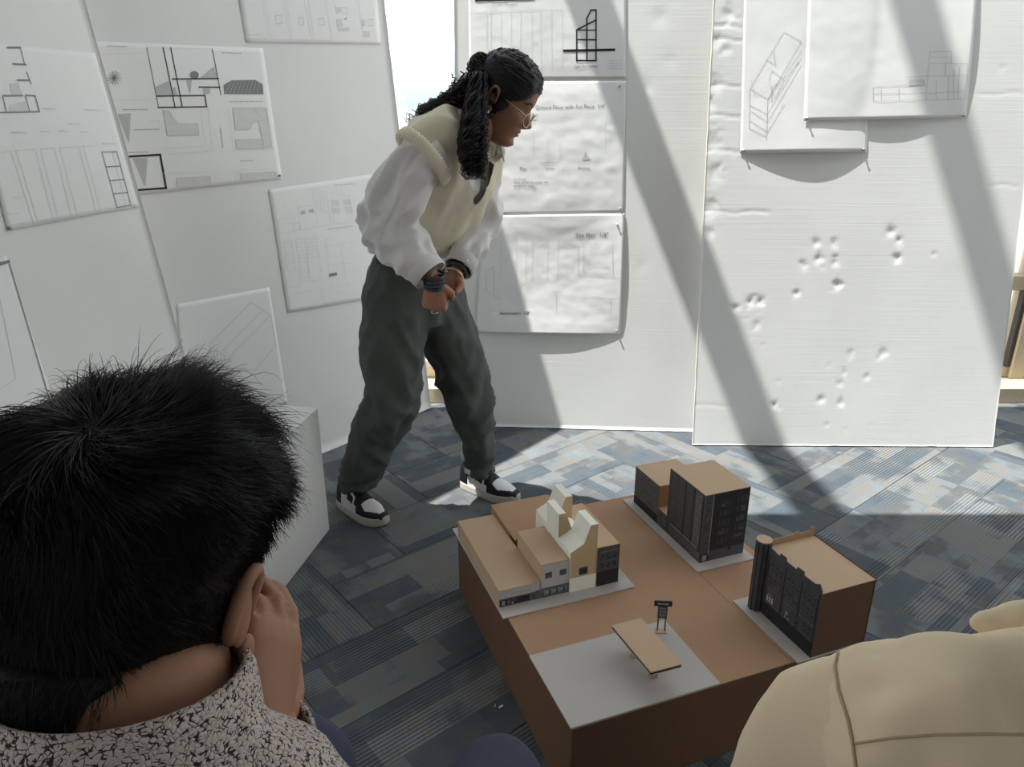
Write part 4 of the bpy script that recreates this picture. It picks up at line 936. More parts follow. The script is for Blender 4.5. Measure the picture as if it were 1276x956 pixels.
# ribbed armholes and hem
def rib_band(name, c, A_, B_, r, n=96, m='rib', sq=1.0):
    mb = MB()
    pts = [Vector(c)+Vector(A_)*math.cos(2*PI*i/n)+Vector(B_)*math.sin(2*PI*i/n)-WO for i in range(n)]
    ctr_ = Vector(c)-WO; rings = []
    ax = Vector(A_).cross(Vector(B_)).normalized()
    for i in range(n+1):
        p = pts[i % n]; rad = (p-ctr_).normalized(); k = r*(1.12 if i % 2 else .86)
        rings.append((p, rad*k*.55, ax*k*1.35))
    return mb.ring_loft(rings, 8, False).build(name, m, vest, True)
ad = (nel-nsh).normalized()*.75-Lw*.65; ad.normalize(); a1 = ad.cross(fw).normalized(); a2 = ad.cross(a1).normalized()
rib_band('armhole_band', nsh+Lw*.012+Vector((.004, 0, -.008)), a1*.080, a2*.078, .013)
ad = (fel-fsh).normalized()*.6+Lw*.8; ad.normalize(); a1 = ad.cross(fw).normalized(); a2 = ad.cross(a1).normalized()
rib_band('armhole_band', fsh-Lw*.02+Vector((0, 0, -.01)), a1*.070, a2*.066, .012)
hc = S['waist']*.34+S['rib']*.66; dd = (S['rib']-S['waist']).normalized(); f2 = dd.cross(Lw).normalized()
rib_band('hem_band', hc, (Lw-dd*Lw.dot(dd)).normalized()*.157, f2*.127, .015, 180)
# collar leaves of the shirt, open at the neck
nbp = S['nb']; up_ = spd
def leaf(sgn):
    a = nbp+Lw*(.052*sgn)+fw*.005+up_*.018; b1 = nbp+Lw*(.040*sgn)+fw*.062-up_*.004; c1 = nbp+Lw*(.058*sgn)+fw*.088-up_*.062; d1_ = nbp+Lw*(.088*sgn)+fw*.030-up_*.035
    patch('collar_leaf', [a, b1, c1, d1_] if sgn > 0 else [d1_, c1, b1, a], fw*.6+Lw*.5*sgn+up_*.3, .004, 'shirt', shirt, WO)
leaf(1)
for i in range(2):
    p = S['sh']+fw*(.107+.006*i)-up_*(.10+.045*i)-WO; MB().ball(p, .0055, .0055, .0055, 8).build('button', 'watch', shirt, True)
# shoes
def shoe(name, heel, toe, sc, parent):
    f_ = (toe-heel); ln = f_.length; f_.normalize(); r_ = Vector((f_.y, -f_.x, 0)); X = Matrix((r_, f_, Vector((0, 0, 1)))).transposed()
    o = bpy.data.objects.new(name, None); COL.objects.link(o); o.parent = parent; o.location = heel-WO; o.rotation_euler = X.to_euler()
    def hw(t): return ln*(.115+.045*math.sin(PI*min(1, t*1.0))+.03*math.exp(-((t-.70)/.18)**2))*(math.sqrt(max(0, 1-((t-.5)/.505)**8)))
    n = 22; mb = MB(); rings = []
    outline = [(hw(t), t*ln) for t in [i/n for i in range(n+1)]]
    poly = [(w, y) for w, y in outline]+[(-w, y) for w, y in reversed(outline)]
    m_ = len(poly); lev = [(0, .96), (.006, 1.0), (.026, 1.0), (.030, .97)]; vv = []; ff = []
    for z, k in lev: vv += [Vector((x*k, (y-ln/2)*(.5+.5*k)+ln/2, z+(.010*max(0, (y/ln-.80)/.2)**2))) for x, y in poly]
    for j in range(3): ff += [(j*m_+i, j*m_+(i+1) % m_, (j+1)*m_+(i+1) % m_, (j+1)*m_+i) for i in range(m_)]
    ff += [tuple(range(m_-1, -1, -1)), tuple(3*m_+i for i in range(m_))]
    pydata('sole', vv, ff, 'sh_sole', o, False)
    # upper: rings across, from heel to toe
    us = MB(); N_ = 64; K_ = 36
    for i in range(N_+1):
        t = .012+.972*i/N_; w = hw(t)*.93; top = interp([(0, .085), (.12, .125), (.38, .120), (.50, .092), (.62, .068), (.75, .060), (.88, .052), (.96, .042), (1.0, .032)], t)[0]
        for k in range(K_+1):
            a = PI*k/K_; us.v.append(Vector((w*math.cos(a)*(1-.18*math.sin(a)*(1 if t < .55 else .0)), t*ln, .027+(top-.027)*math.sin(a)**.75+.006*max(0, (t-.8)/.2)**2)))
    for i in range(N_):
        for k in range(K_):
            q = i*(K_+1)+k; us.f.append((q, q+K_+1, q+K_+2, q+1)); t = (i+.5)/N_; a = (k+.5)/K_; s_ = abs(a-.5)*2
            m = 0                                                              # 0 black, 1 white
            if .62 < t < .93 and s_ < .62-.35*abs(t-.74)/.2: m = 1             # toe box
            if .20 < t < .50 and .52 < s_ and not (.60 < s_ < .82 and .34 < t < .47): m = 1   # white quarter
            if .50 <= t < .56 and s_ > .75: m = 1
            if t < .12: m = 0
            us.mi.append(m)
    us.build('upper', ['sh_black', 'sh_white'], o, True)
    lc = MB()
    for i in range(5): y = ln*(.44+.035*i); z = .108-.009*i; lc.tube([(-.02, y, z-.006), (0, y+.002, z+.003), (.02, y, z-.006)], .003, 6)
    lc.build('laces', 'sh_black', o, True)
    return o
shoe('shoe', PZ(424, 627), PZ(482, 657), 1, woman); shoe('shoe', PZ(575, 604), PZ(647, 628), 1, woman)
# jewellery and glasses
def ringband(name, c, d, r, th, m, parent, n=24, bumpy=0):
    d = Vector(d).normalized(); u_ = d.orthogonal().normalized(); w_ = d.cross(u_); mb = MB(); rings = []
    for i in range(n+1):
        a = 2*PI*i/n; e = u_*math.cos(a)+w_*math.sin(a); k = th*(1+bumpy*(.5 if i % 2 else -.3)); rings.append((Vector(c)+e*r-WO, e*k*.7, d*k))
    return mb.ring_loft(rings, 8, False).build(name, m, parent, True)
dn = (nwr-nel).normalized(); df = (fwr-fel).normalized()
for i, q in enumerate((-.012, .0, .012, .022)): ringband('bracelet', nwr+fd*q, fd, .028-.001*i, .0045, 'bead', woman, 26, .5)
ringband('bracelet', fwr+df*.016, df, .028, .003, 'gold', woman); ringband('bracelet', fwr-df*.004, df, .029, .006, 'bead', woman, 26, .4)
wt = ringband('watch', fwr-df*.022, df, .031, .010, 'watch', woman)
u_ = Vector((.6, -.7, .35)); u_ = (u_-df*u_.dot(df)).normalized(); MB().tube([fwr-df*.022+u_*.033-WO, fwr-df*.022+u_*.040-WO], [.013, .012], 16).build('watch_face', 'pearl', wt, True)
ringband('finger_ring', h1.v[0]*0+nwr+fd*.095+hR.col[2]*(-.004)-Vector((.0, .0, .004)), fd, .0085, .0015, 'gold', woman)
G = lambda x, y, z: HO+HR@(Vector((x, y, z))*.91)
gl = MB()
for sx in (-1, 1):
    c = Vector((sx*.033, .106, -.012)); pts = [G(c.x+.0245*math.cos(2*PI*i/28), c.y-.006*abs(math.cos(2*PI*i/28))-.012*(abs(c.x+.0245*math.cos(2*PI*i/28))/.06)**2, c.z+.022*math.sin(2*PI*i/28))-WO for i in range(29)]
    gl.tube(pts, .0016, 6)
    gl.tube([G(sx*.057, .093, -.004)-WO, G(sx*.071, .060, .002)-WO, G(sx*.076, .0, .008)-WO, G(sx*.074, -.018, -.004)-WO], .0011, 6)
gl.tube([G(-.010, .108, -.006)-WO, G(0, .112, -.002)-WO, G(.010, .108, -.006)-WO], .0014, 6)
glo = gl.build('glasses', 'gold', woman, True)
for sx in (-1, 1):
    c = Vector((sx*.033, .103, -.012)); MB().ring_loft([(G(c.x, c.y+e, c.z)-WO, HR@Vector((.0235, 0, 0)), HR@Vector((0, 0, .021))) for e in (0, .001)], 24).build('lens', 'lens', glo, True)
for sx in (1,):
    MB().ball(G(.0835, -.008, -.047)-WO, .0055).build('earring', 'pearl', woman, True)
    MB().ball(G(.0835, -.010, -.058)-WO, .0045).build('earring', 'pearl', woman, True)
# hair
def scalp_shell(R, O, off, mask, sc=1.0, org=Vector()):
    h = head_mesh(Matrix.Identity(3), (0, 0, 0)); n_ = 65*56
    keep = [q for q in h.f if len(q) == 4 and max(q) < n_]
    c0 = Vector((0, -.005, .02)); used = {}; v = []; f = []
    for q in keep:
        c = sum((h.v[i] for i in q), Vector())/4
        if not mask(c): continue
        r = []
        for i in q:
            if i not in used: used[i] = len(v); p = h.v[i]; d = (p-c0).normalized(); v.append(p+d*off(p))
            r.append(used[i])
        f.append(tuple(r))
    mb = MB(); mb.v = [Vector(O)+R@(p*sc)-org for p in v]; mb.f = f; mb.mi = [0]*len(f); return mb
hair = bpy.data.objects.new('hair', None); COL.objects.link(hair); hair.parent = woman; hair.location = HO-WO
HO2 = HO
def hairline(c):   # front hairline rises over the forehead and drops before the ears
    if c.z < -.10: return False
    lim = .062 if abs(c.x) < .03 else .062-(abs(c.x)-.03)*1.5
    if c.y > .035: return c.z > lim
    if c.y > -.0: return c.z > lim-.02-(.035-c.y)*1.0
    return c.z > -.085 or c.y < -.03
def cap_off(p):
    lim = (.055 if abs(p.x) < .03 else .055-(abs(p.x)-.03)*1.5) if p.y > .02 else -.2
    return .002+.011*min(1, max(0, (p.z-lim)/.03))+.0012*math.sin(p.x*420+p.z*90)+.002*nz(p, 60)
cap = scalp_shell(HR, HO, cap_off, hairline, .91, HO)
capo = cap.build('hair_cap', 'hair', hair, True); capo.modifiers.new('t', 'SOLIDIFY').thickness = .004
rnd = random.Random(5)
hs = MB(); hl0 = head_mesh(Matrix.Identity(3), (0, 0, 0)); fcs = [q for q in hl0.f if len(q) == 4 and max(q) < 65*56 and hairline(sum((hl0.v[i] for i in q), Vector())/4)]
bunL = HR.inverted()@(PY(603, 90, 2.09)-HO)/.91
for i in range(520):
    q = fcs[rnd.randrange(len(fcs))]; p = sum((hl0.v[k] for k in q), Vector())/4; cc0 = Vector((0, -.005, .02)); pts = []
    for k in range(8):
        t_ = k/7*.8; x = p.lerp(bunL, t_); dv = (x-cc0).normalized(); a0 = (p-cc0).length+cap_off(p); b0 = (bunL-cc0).length+.004
        rr_ = max(a0*(1-t_)+b0*t_, .07); pts.append(HR@((cc0+dv*(rr_+.0015+rnd.uniform(0, .002)))*.91))
    hs.tube(pts, [.0009, .0014, .0016, .0016, .0016, .0015, .0013, .0009], 5, 1 if rnd.random() < .15 else 0)
hs.build('swept_strands', ['hair', 'hair_brown'], hair, True)
def curl_lock(mb, path, r0, amp, turns, rad, seg=34, mi=0, taper=True):
    pts, _ = smoothpath(path, [1]*len(path), max(3, seg//(len(path)-1))); ph = rnd.uniform(0, 2*PI); n = len(pts); out = []; rr = []
    for i, p in enumerate(pts):
        t = i/(n-1); d = (pts[min(i+1, n-1)]-pts[max(i-1, 0)]).normalized(); u_ = d.orthogonal().normalized(); w_ = d.cross(u_)
        a = ph+turns*2*PI*t; k = amp*(.35+.65*min(1, t*2.0)); out.append(p+(u_*math.cos(a)+w_*math.sin(a))*k-HO); rr.append(rad*(1-.65*t if taper else 1))
    mb.tube(out, rr, 5, mi)
# front mass falling over the near shoulder
fm = MB(); 
for i in range(330):
    a = rnd.uniform(-1, 1); b_ = rnd.uniform(-1, 1); c_ = rnd.uniform(-1, 1)
    p0 = PY(597+a*10, 98+b_*10, 2.05+c_*.03); p1 = PY(592+a*14, 148+b_*6, 1.975+c_*.03); p2 = PY(590+a*16, 185+b_*6, 1.925+c_*.03); p3 = PY(590+a*12, 205+rnd.uniform(-14, 20), 1.905+c_*.028)
    curl_lock(fm, [p0, p1, p2, p3], 0, rnd.uniform(.004, .010), rnd.uniform(4.5, 8), rnd.uniform(.0014, .0024), 48, 1 if rnd.random() < .12 else 0)
mass, rr = smoothpath([PY(598, 100, 2.055), PY(594, 130, 2.0), PY(593, 165, 1.95), PY(589, 200, 1.92)], [.024, .026, .026, .012]); fm.tube([p-HO for p in mass], rr, 14)
fm.build('front_locks', ['hair', 'hair_brown'], hair, True)
bk = MB()
for i in range(190):
    a = rnd.uniform(-1, 1); b_ = rnd.uniform(-1, 1); c_ = rnd.uniform(-1, 1); e = rnd.uniform(.55, 1.0)
    p0 = PY(606+a*8, 94+b_*12, 2.09+c_*.05); p1 = PY(582+a*8, 112+b_*11, 2.08+c_*.05); p2 = PY(552+a*5, 129+b_*8, 2.07+c_*.045); p3 = PY(520+a*8, 143+b_*5, 2.07+c_*.04)
    pts = [p0, p1, p2, p3]; pts[3] = p2+(p3-p2)*e
    curl_lock(bk, pts, 0, rnd.uniform(.004, .010), rnd.uniform(4.5, 8), rnd.uniform(.0014, .0026), 46, 1 if rnd.random() < .25 else 0)
for i in range(10):
    curl_lock(bk, [PY(545, 132+rnd.uniform(-4, 4), 2.05), PY(528, 141+rnd.uniform(-5, 5), 2.05), PY(508+rnd.uniform(-6, 6), 150+rnd.uniform(-6, 5), 2.05)], 0, .009, rnd.uniform(3, 5), .0016, 36, 1)
mass, rr = smoothpath([PY(612, 94, 2.09), PY(588, 112, 2.085), PY(556, 129, 2.075), PY(530, 141, 2.07)], [.045, .040, .020, .007]); bk.tube([p-HO for p in mass], rr, 12)
bk.build('back_locks', ['hair', 'hair_brown'], hair, True)
bn = MB()
for i in range(150):
    th = rnd.uniform(0, 2*PI); ph = rnd.uniform(-1, 1); r_ = .030
    c = PY(599, 84, 2.09); q = [c+Vector((math.cos(th+k*.7)*r_*math.cos(ph+.2*k), math.sin(th+k*.7)*r_*.9*math.cos(ph), r_*math.sin(ph+.15*k)*1.0)) for k in range(4)]
    curl_lock(bn, q, 0, rnd.uniform(.004, .008), rnd.uniform(2, 3.5), rnd.uniform(.0012, .0022), 28, 1 if rnd.random() < .6 else 0)
bn.ball(PY(603, 90, 2.09)-HO, .026, .030, .025, 12)
for i in range(130):
    c = PY(580+rnd.uniform(-10, 14), 106+rnd.uniform(-14, 12), 2.055+rnd.uniform(-.02, .02)); q = [c+Vector((rnd.uniform(-.02, .02), rnd.uniform(-.02, .02), -.018*k+rnd.uniform(-.01, .01))) for k in range(3)]
    curl_lock(bn, q, 0, rnd.uniform(.005, .009), rnd.uniform(2, 3), rnd.uniform(.0012, .0022), 24, 1 if rnd.random() < .6 else 0)
bn.build('bun_curls', ['hair', 'hair_brown'], hair, True)

# ------------------------------------------------------------------ the seated man with his chin in his hand
MO = Vector((-.22, .42, 0))
man = empty('person', MO, 'seated black-haired man seen from behind, in a speckled knit top, hand at his chin', 'person')
def mput(me, name, mats, parent=None, smooth=True):
    me.transform(Matrix.Translation(-MO)); return mk(name, me, mats, parent or man, smooth)
MH = PD(176, 722, .525); MR = frame_mat((.10, .93, -.38), (.06, .38, .92)); MS = 1.04
nbM = MH+MR@Vector((0, -.03, -.12)); chestM = Vector((MH.x+.02, MH.y-.07, .74)); hipM = Vector((-.24, .30, .46))
c7 = Vector((MH.x+.012, MH.y-.080, .925))
LR = Vector((.97, -.22, 0)).normalized()      # his right
rsh = c7+LR*.135+Vector((0, .03, -.125)); lsh = c7-LR*.185+Vector((0, .04, -.06))
kneeR = PD(615, 938, 1.10); kneeL = PD(358, 906, .90)
relb = PD(322, 1000, .74); rwr = PD(328, 915, .55)
b = MB()
def trunk(tab, mb, lat, n=26):
    rings = []
    for k, (c, a, q) in enumerate(tab):
        p0 = tab[max(k-1, 0)][0]; p1 = tab[min(k+1, len(tab)-1)][0]; d = (p1-p0).normalized(); l_ = (lat-d*lat.dot(d)).normalized(); f_ = d.cross(l_); rings.append((c, l_*a, f_*q))
    return mb.ring_loft(rings, n)
trunk([(hipM, .15, .11), (hipM*.5+chestM*.5, .14, .10), (chestM, .16, .11), (c7-Vector((0, 0, .05)), .12, .08), (c7+Vector((0, .01, .01)), .065, .06)], b, LR)
limb(b, *smoothpath([c7-Vector((0, -.01, .03)), c7+Vector((0, .025, .02)), MH+MR@Vector((0, -.025, -.07)), MH+MR@Vector((0, -.02, -.02))], [.068, .064, .062, .06]))
limb(b, *smoothpath([rsh, rsh*.5+relb*.5, relb, rwr], [.055, .045, .042, .028])); 
lelb = Vector((-.44, .46, .58)); lwr = Vector((-.36, .60, .52))
limb(b, *smoothpath([lsh, lelb, lwr], [.055, .042, .028]))
ankR, ankL = Vector((kneeR.x+.02, kneeR.y+.06, .08)), Vector((kneeL.x-.02, kneeL.y+.10, .08))
hR_, hL_ = hipM+LR*.09+Vector((0, .03, 0)), hipM-LR*.09+Vector((0, .03, 0))
limb(b, *smoothpath([hR_, kneeR-Vector((0, 0, .06)), ankR], [.07, .05, .04])); limb(b, *smoothpath([hL_, kneeL-Vector((0, 0, .06)), ankL], [.07, .05, .04]))
bodyM = mb_of(fuse(b, .008, 3)); hm = head_mesh(MR, MH, MS, .76); bodyM.add(hm.v, hm.f, hm.mi)
# right hand: heel under the jaw, fingers curling up past the cheek
fdm = (PD(338, 820, .575)-rwr).normalized(); hRm = frame_mat(fdm, (.93, -.30, .10))
hm_ = mb_of(fuse(hand_mb(rwr, hRm, (.45, .6, .8, 1.0), .5, .93, 1), .003, 2)); bodyM.add(hm_.v, hm_.f, [0]*len(hm_.f))
hl_ = mb_of(fuse(hand_mb(lwr, frame_mat((.6, .75, -.2), (0, 0, 1)), (.5, .5, .5, .5), .5, 1.0, 1), .005, 2)); bodyM.add(hl_.v, hl_.f, [0]*len(hl_.f))
mput(bodyM.mesh('body'), 'body', ['skin_m', 'lips', 'hair_man'])
# knit top
s = MB()
trunk([(hipM, .17, .13), (hipM*.5+chestM*.5, .17, .125), (chestM, .185, .135), (c7-Vector((0, .005, .055)), .150, .105), (c7+Vector((0, .005, -.012)), .098, .084), (c7+Vector((0, .012, .022)), .084, .078)], s, LR)
limb(s, *smoothpath([c7+LR*.05-Vector((0, 0, .04)), rsh, rsh*.5+relb*.5, relb, relb*.4+rwr*.6, rwr*.86+relb*.14], [.06, .062, .058, .054, .050, .042]))
limb(s, *smoothpath([c7-LR*.05-Vector((0, 0, .04)), lsh, lsh*.5+lelb*.5, lelb, lelb*.5+lwr*.5, lwr*.85+lelb*.15], [.07, .074, .066, .060, .050, .042]))
me = fuse(s, .008, 4); displace(me, lambda p, n_: .008*ridge(p, Vector((.3, .5, .8)).normalized(), 4, 10, 4)-.003)
knit = mput(me, 'knit_top', 'knit')
mb = MB(); ax = Vector((0, .25, 1)).normalized(); l_ = (LR-ax*LR.dot(ax)).normalized(); f_ = ax.cross(l_)
cc = c7+Vector((.0, .012, .015)); rings = []
for h, k in ((-.012, 1.10), (.012, 1.06), (.024, 1.0), (.022, .94), (-.01, .97)): rings.append((cc+ax*h-MO, l_*.080*k, f_*.074*k))
mb.ring_loft(rings, 36, False).build('neckband', 'knit', knit, True)
d = (rwr-relb).normalized(); u_ = d.orthogonal().normalized(); w_ = d.cross(u_); e = rwr*.90+relb*.10
MB().ring_loft([(e-d*.04-MO, u_*.043, w_*.043), (e-MO, u_*.041, w_*.041), (e-MO, u_*.036, w_*.036), (e-d*.03-MO, u_*.036, w_*.036)], 28, False).build('cuff', 'knit', knit, True)
# navy trousers
t = MB()
trunk([(hipM-Vector((0, 0, .03)), .17, .14), (hipM+Vector((0, .0, .08)), .165, .13)], t, LR)
for hh, kn, an in ((hR_, kneeR, ankR), (hL_, kneeL, ankL)):
    limb(t, *smoothpath([hh, hh*.45+kn*.55-Vector((0, 0, .035)), kn-Vector((0, .01, .072)), kn*.55+an*.45+Vector((0, .02, 0)), an+Vector((0, 0, -.01))], [.095, .088, .078, .066, .060]), n=24)
me = fuse(t, .009, 5); displace(me, lambda p, n_: .006*ridge(p, Vector((.2, .9, .2)).normalized(), 3, 9, 6)-.003)
mput(me, 'trousers', 'navy')
def plain_shoe(heel, toe, org, parent):
    f_ = toe-heel; ln = f_.length; f_.normalize(); r_ = Vector((f_.y, -f_.x, 0)); mb = MB()
    rings = [(heel+f_*ln*t-org+Vector((0, 0, h/2)), r_*w, Vector((0, 0, h/2))) for t, w, h in ((0, .02, .06), (.06, .034, .085), (.3, .036, .095), (.5, .042, .075), (.75, .046, .055), (.93, .036, .042), (1, .014, .03))]
    mb.ring_loft(rings, 20, True, 0, .7).build('shoe', 'sh_black', parent, True)
plain_shoe(Vector((ankR.x, ankR.y-.06, 0)), Vector((ankR.x+.06, ankR.y+.20, 0)), MO, man); plain_shoe(Vector((ankL.x, ankL.y-.06, 0)), Vector((ankL.x-.03, ankL.y+.20, 0)), MO, man)
# hair: close cap plus strands
hairm = bpy.data.objects.new('hair', None); COL.objects.link(hairm); hairm.parent = man; hairm.location = MH-MO
def mask_m(c):
    if c.z > .075: return True
    if c.y > .055: return False
    if c.y > .005: return c.z > .045
    side = abs(c.x)/.07
    lim = -.108+max(0, abs(c.x)-.022)*1.15
    if c.y > -.035: lim = max(lim, -.085+(c.y+.035)*2.6)
    return c.z > lim
def thick(p): return .003+.014*max(0, min(1, (p.z+.06)/.12))
capm = scalp_shell(MR, MH, lambda p: thick(p)*.75+.0015*nz(p, 120), mask_m, MS, MH)
co = capm.build('hair_cap', 'scalp', hairm, True); co.modifiers.new('t', 'SOLIDIFY').thickness = .004
nh = MB(); Q = lambda x, y, z: MR@(Vector((x, y, z))*MS)
nh.tube(*smoothpath([Q(-.006, -.040, -.03), Q(-.010, -.042, -.085), Q(-.012, -.044, -.125), Q(-.010, -.040, -.150)], [.066, .062, .056, .046]), 22)
me = fuse(nh, .005, 3); napev = [(Vector(v.co), Vector(v.normal)) for v in me.vertices]; mk('nape_hair', me, 'scalp', hairm, True)
hloc = head_mesh(Matrix.Identity(3), (0, 0, 0)); r = random.Random(3)
nring = 65*56; faces = [q for q in hloc.f if len(q) == 4 and max(q) < nring and mask_m(sum((hloc.v[i] for i in q), Vector())/4)]
area = [((hloc.v[q[2]]-hloc.v[q[0]]).cross(hloc.v[q[3]]-hloc.v[q[1]])).length for q in faces]
import bisect, itertools
cum = list(itertools.accumulate(area)); crown = Vector((.010, -.062, .088)); c0 = Vector((0, -.005, .02))
V_ = []; F_ = []
def strand(pts, r0):
    k = len(V_); n = len(pts)
    for i, p in enumerate(pts):
        d = (pts[min(i+1, n-1)]-pts[max(i-1, 0)]).normalized(); u_ = d.orthogonal().normalized(); w_ = d.cross(u_); rr = r0*(1-.85*i/(n-1))
        for a in (0, 2.094, 4.189): V_.append(tuple(p+(u_*math.cos(a)+w_*math.sin(a))*rr))
    for i in range(n-1):
        for j in range(3): a = k+3*i+j; b_ = k+3*i+(j+1) % 3; F_.append((a, b_, b_+3, a+3))
for it in range(30000):
    q = faces[bisect.bisect_left(cum, r.random()*cum[-1])]; a, b_ = r.random(), r.random()
    p = (hloc.v[q[0]]*(1-a)+hloc.v[q[1]]*a)*(1-b_)+(hloc.v[q[3]]*(1-a)+hloc.v[q[2]]*a)*b_
    n_ = (p-c0).normalized(); rel = p-crown; tang = rel-n_*rel.dot(n_); dist = rel.length
    tang = tang.normalized() if tang.length > 1e-5 else n_.orthogonal()
    sw = n_.cross(tang); top = max(0, min(1, (p.z-.02)/.08)); front = max(0, min(1, (p.y+.04)/.10)); rt = max(0, min(1, (p.x+.03)/.08))
    cl = Vector((nz(p, 34, 1.1), nz(p, 34, 7.7), nz(p, 34, 3.3)))           # strands gather in tufts
    d = (tang*.9+sw*.8*math.exp(-dist/.07)+cl*.75+Vector((.25*top, .25*top, 0))+Vector((r.gauss(0, .2), r.gauss(0, .2), r.gauss(0, .2)))).normalized()
    L_ = (.020+.020*top+.030*top*front*(.45+.55*rt))*r.uniform(.6, 1.2); lift = .22+.15*top+.55*top*front*(.35+.65*rt)*r.random()+.6*max(0, nz(p, 26, 5.5))*top
    sd = max(0, min(1, (abs(p.x)-.035)/.03)); L_ *= 1-.45*sd; lift *= 1-.6*sd
    if r.random() < (.03+.06*rt)*top*front: lift += r.uniform(.3, 1.0); L_ *= 1.2
    pts = [p+n_*thick(p)*.74]; n = 6
    for i in range(n):
        t_ = i/n; dr = (d+n_*lift*(1-t_*1.5)+cl*.35*t_+Vector((0, 0, -.35*t_*(1-.5*top)))).normalized(); pts.append(pts[-1]+dr*L_/n)
    strand([MR@(x*MS) for x in pts], .00042)
for it in range(5000):
    p, n_ = r.choice(napev); dn0 = MR@Vector((r.gauss(0, .3), r.gauss(0, .2)-.2, -1)); pts = [p]
    for i in range(4): pts.append(pts[-1]+(dn0.normalized()+n_*(.45-.25*i)).normalized()*.0045)
    strand(pts, .0004)
so_ = pydata('strands', V_, F_, 'hair_man', hairm); so_['kind'] = 'stuff'

# ------------------------------------------------------------------ the person in the beige shirt
RO = Vector((.55, .42, 0))
rp_ = empty('person', RO, 'seated person in a cream beige cotton shirt, only shoulder and back seen', 'person')
def rput(me, name, mats, parent=None): me.transform(Matrix.Translation(-RO)); return mk(name, me, mats, parent or rp_, True)
shL = PD(1096, 918, .56); nk = PD(1490, 785, .575); lat = (nk-shL); lat.z = 0; lat.normalize(); fwp = Vector((-lat.y, lat.x, 0))
shR = nk+lat*.20+Vector((0, 0, -.075)); midB = nk-fwp*.03-Vector((0, 0, .24)); hipP = nk-fwp*.10-Vector((0, 0, .46)); hipP.z = max(hipP.z, .40)
RHc = nk+fwp*.07+Vector((0, 0, .175)); RR = frame_mat(fwp*.93-Vector((0, 0, .3)), (0, 0, 1))
b = MB()
trunk([(hipP, .15, .11), (midB, .16, .11), (nk-Vector((0, 0, .09)), .15, .09), (nk+fwp*.01, .062, .06)], b, lat)
limb(b, *smoothpath([nk-Vector((0, 0, .03)), nk+fwp*.03+Vector((0, 0, .05)), RHc+RR@Vector((0, -.02, -.05))], [.066, .06, .06]))
elL = shL+Vector((-.07, .02, -.25)); wrL = elL+fwp*.06+lat*.20+Vector((0, 0, -.06)); elR = shR+Vector((.06, .05, -.26)); wrR = elR+fwp*.2-lat*.12+Vector((0, 0, -.04))
limb(b, *smoothpath([shL+lat*.02+fwp*.02, shL*.5+elL*.5+lat*.012+fwp*.02, elL, wrL], [.040, .036, .034, .026])); limb(b, *smoothpath([shR-lat*.02+fwp*.02, shR*.5+elR*.5-lat*.012+fwp*.02, elR, wrR], [.040, .036, .034, .026]))
bp_ = mb_of(fuse(b, .009, 3)); hh = head_mesh(RR, RHc, 1.03); bp_.add(hh.v, hh.f, hh.mi)
for w, e_ in ((wrL, elL), (wrR, elR)):
    hx = mb_of(fuse(hand_mb(w, frame_mat((w-e_), (0, 0, 1)), (.6, .6, .6, .6), .5, 1, 1 if w is wrL else -1), .005, 2)); bp_.add(hx.v, hx.f, [0]*len(hx.f))
rput(bp_.mesh('body'), 'body', ['skin_m', 'lips', 'hair_man'])
capr = scalp_shell(RR, RHc, lambda p: .014+.004*nz(p, 60), mask_m, 1.03, RO); capr.build('hair', 'scalp', rp_, True).modifiers.new('t', 'SOLIDIFY').thickness = .006
s = MB()
trunk([(hipP, .19, .15), (midB-fwp*.01, .235, .155), (nk-Vector((0, 0, .13))-fwp*.014, .236, .135), (nk-Vector((0, 0, .065)), .205, .100), (nk-Vector((0, 0, .03)), .15, .088), (nk-Vector((0, 0, .008)), .09, .075), (nk+fwp*.012+Vector((0, 0, .012)), .072, .068)], s, lat, 34)
s.ball(shL+lat*.036+Vector((0, 0, .004)), .082, .080, .076, 16); limb(s, *smoothpath([shL+lat*.04, PD(1300, 905, .565), PD(1490, 900, .575)], [.076, .076, .076])); s.ball(shR-lat*.045, .080, .075, .078, 16)
me = fuse(s, .008, 6)
def fold_b(p, n_): return .020*aniso(p, (lat*.9+Vector((0, 0, -.42))).normalized(), 3, 11, 7)+.010*aniso(p, (lat*.6+Vector((0, 0, .7))).normalized(), 5, 24, 3)+.003*nz(p, 40)-.002
displace(me, fold_b)
rshirt = rput(me, 'shirt', 'beige')
for a_, e_, w_ in ((shL, elL, wrL), (shR, elR, wrR)):
    s = MB(); limb(s, *smoothpath([a_+lat*(.03 if a_ is shL else -.03)+Vector((0, 0, -.02)), a_+lat*(.004 if a_ is shL else -.004)+fwp*.018+Vector((0, 0, -.018)), a_*.75+e_*.25+lat*(.008 if a_ is shL else -.008)+fwp*.025, a_*.5+e_*.5+lat*(.012 if a_ is shL else -.012)+fwp*.02, e_, e_*.5+w_*.5, w_*.9+e_*.1], [.050, .068, .074, .072, .066, .056, .044]), n=26)
    me = fuse(s, .008, 5); displace(me, lambda p, n_: .009*ridge(p, Vector((.25, -.2, -.9)).normalized(), 3, 10, 4)+.002*nz(p, 30)-.004)
    rput(me, 'sleeve', 'beige', rshirt)
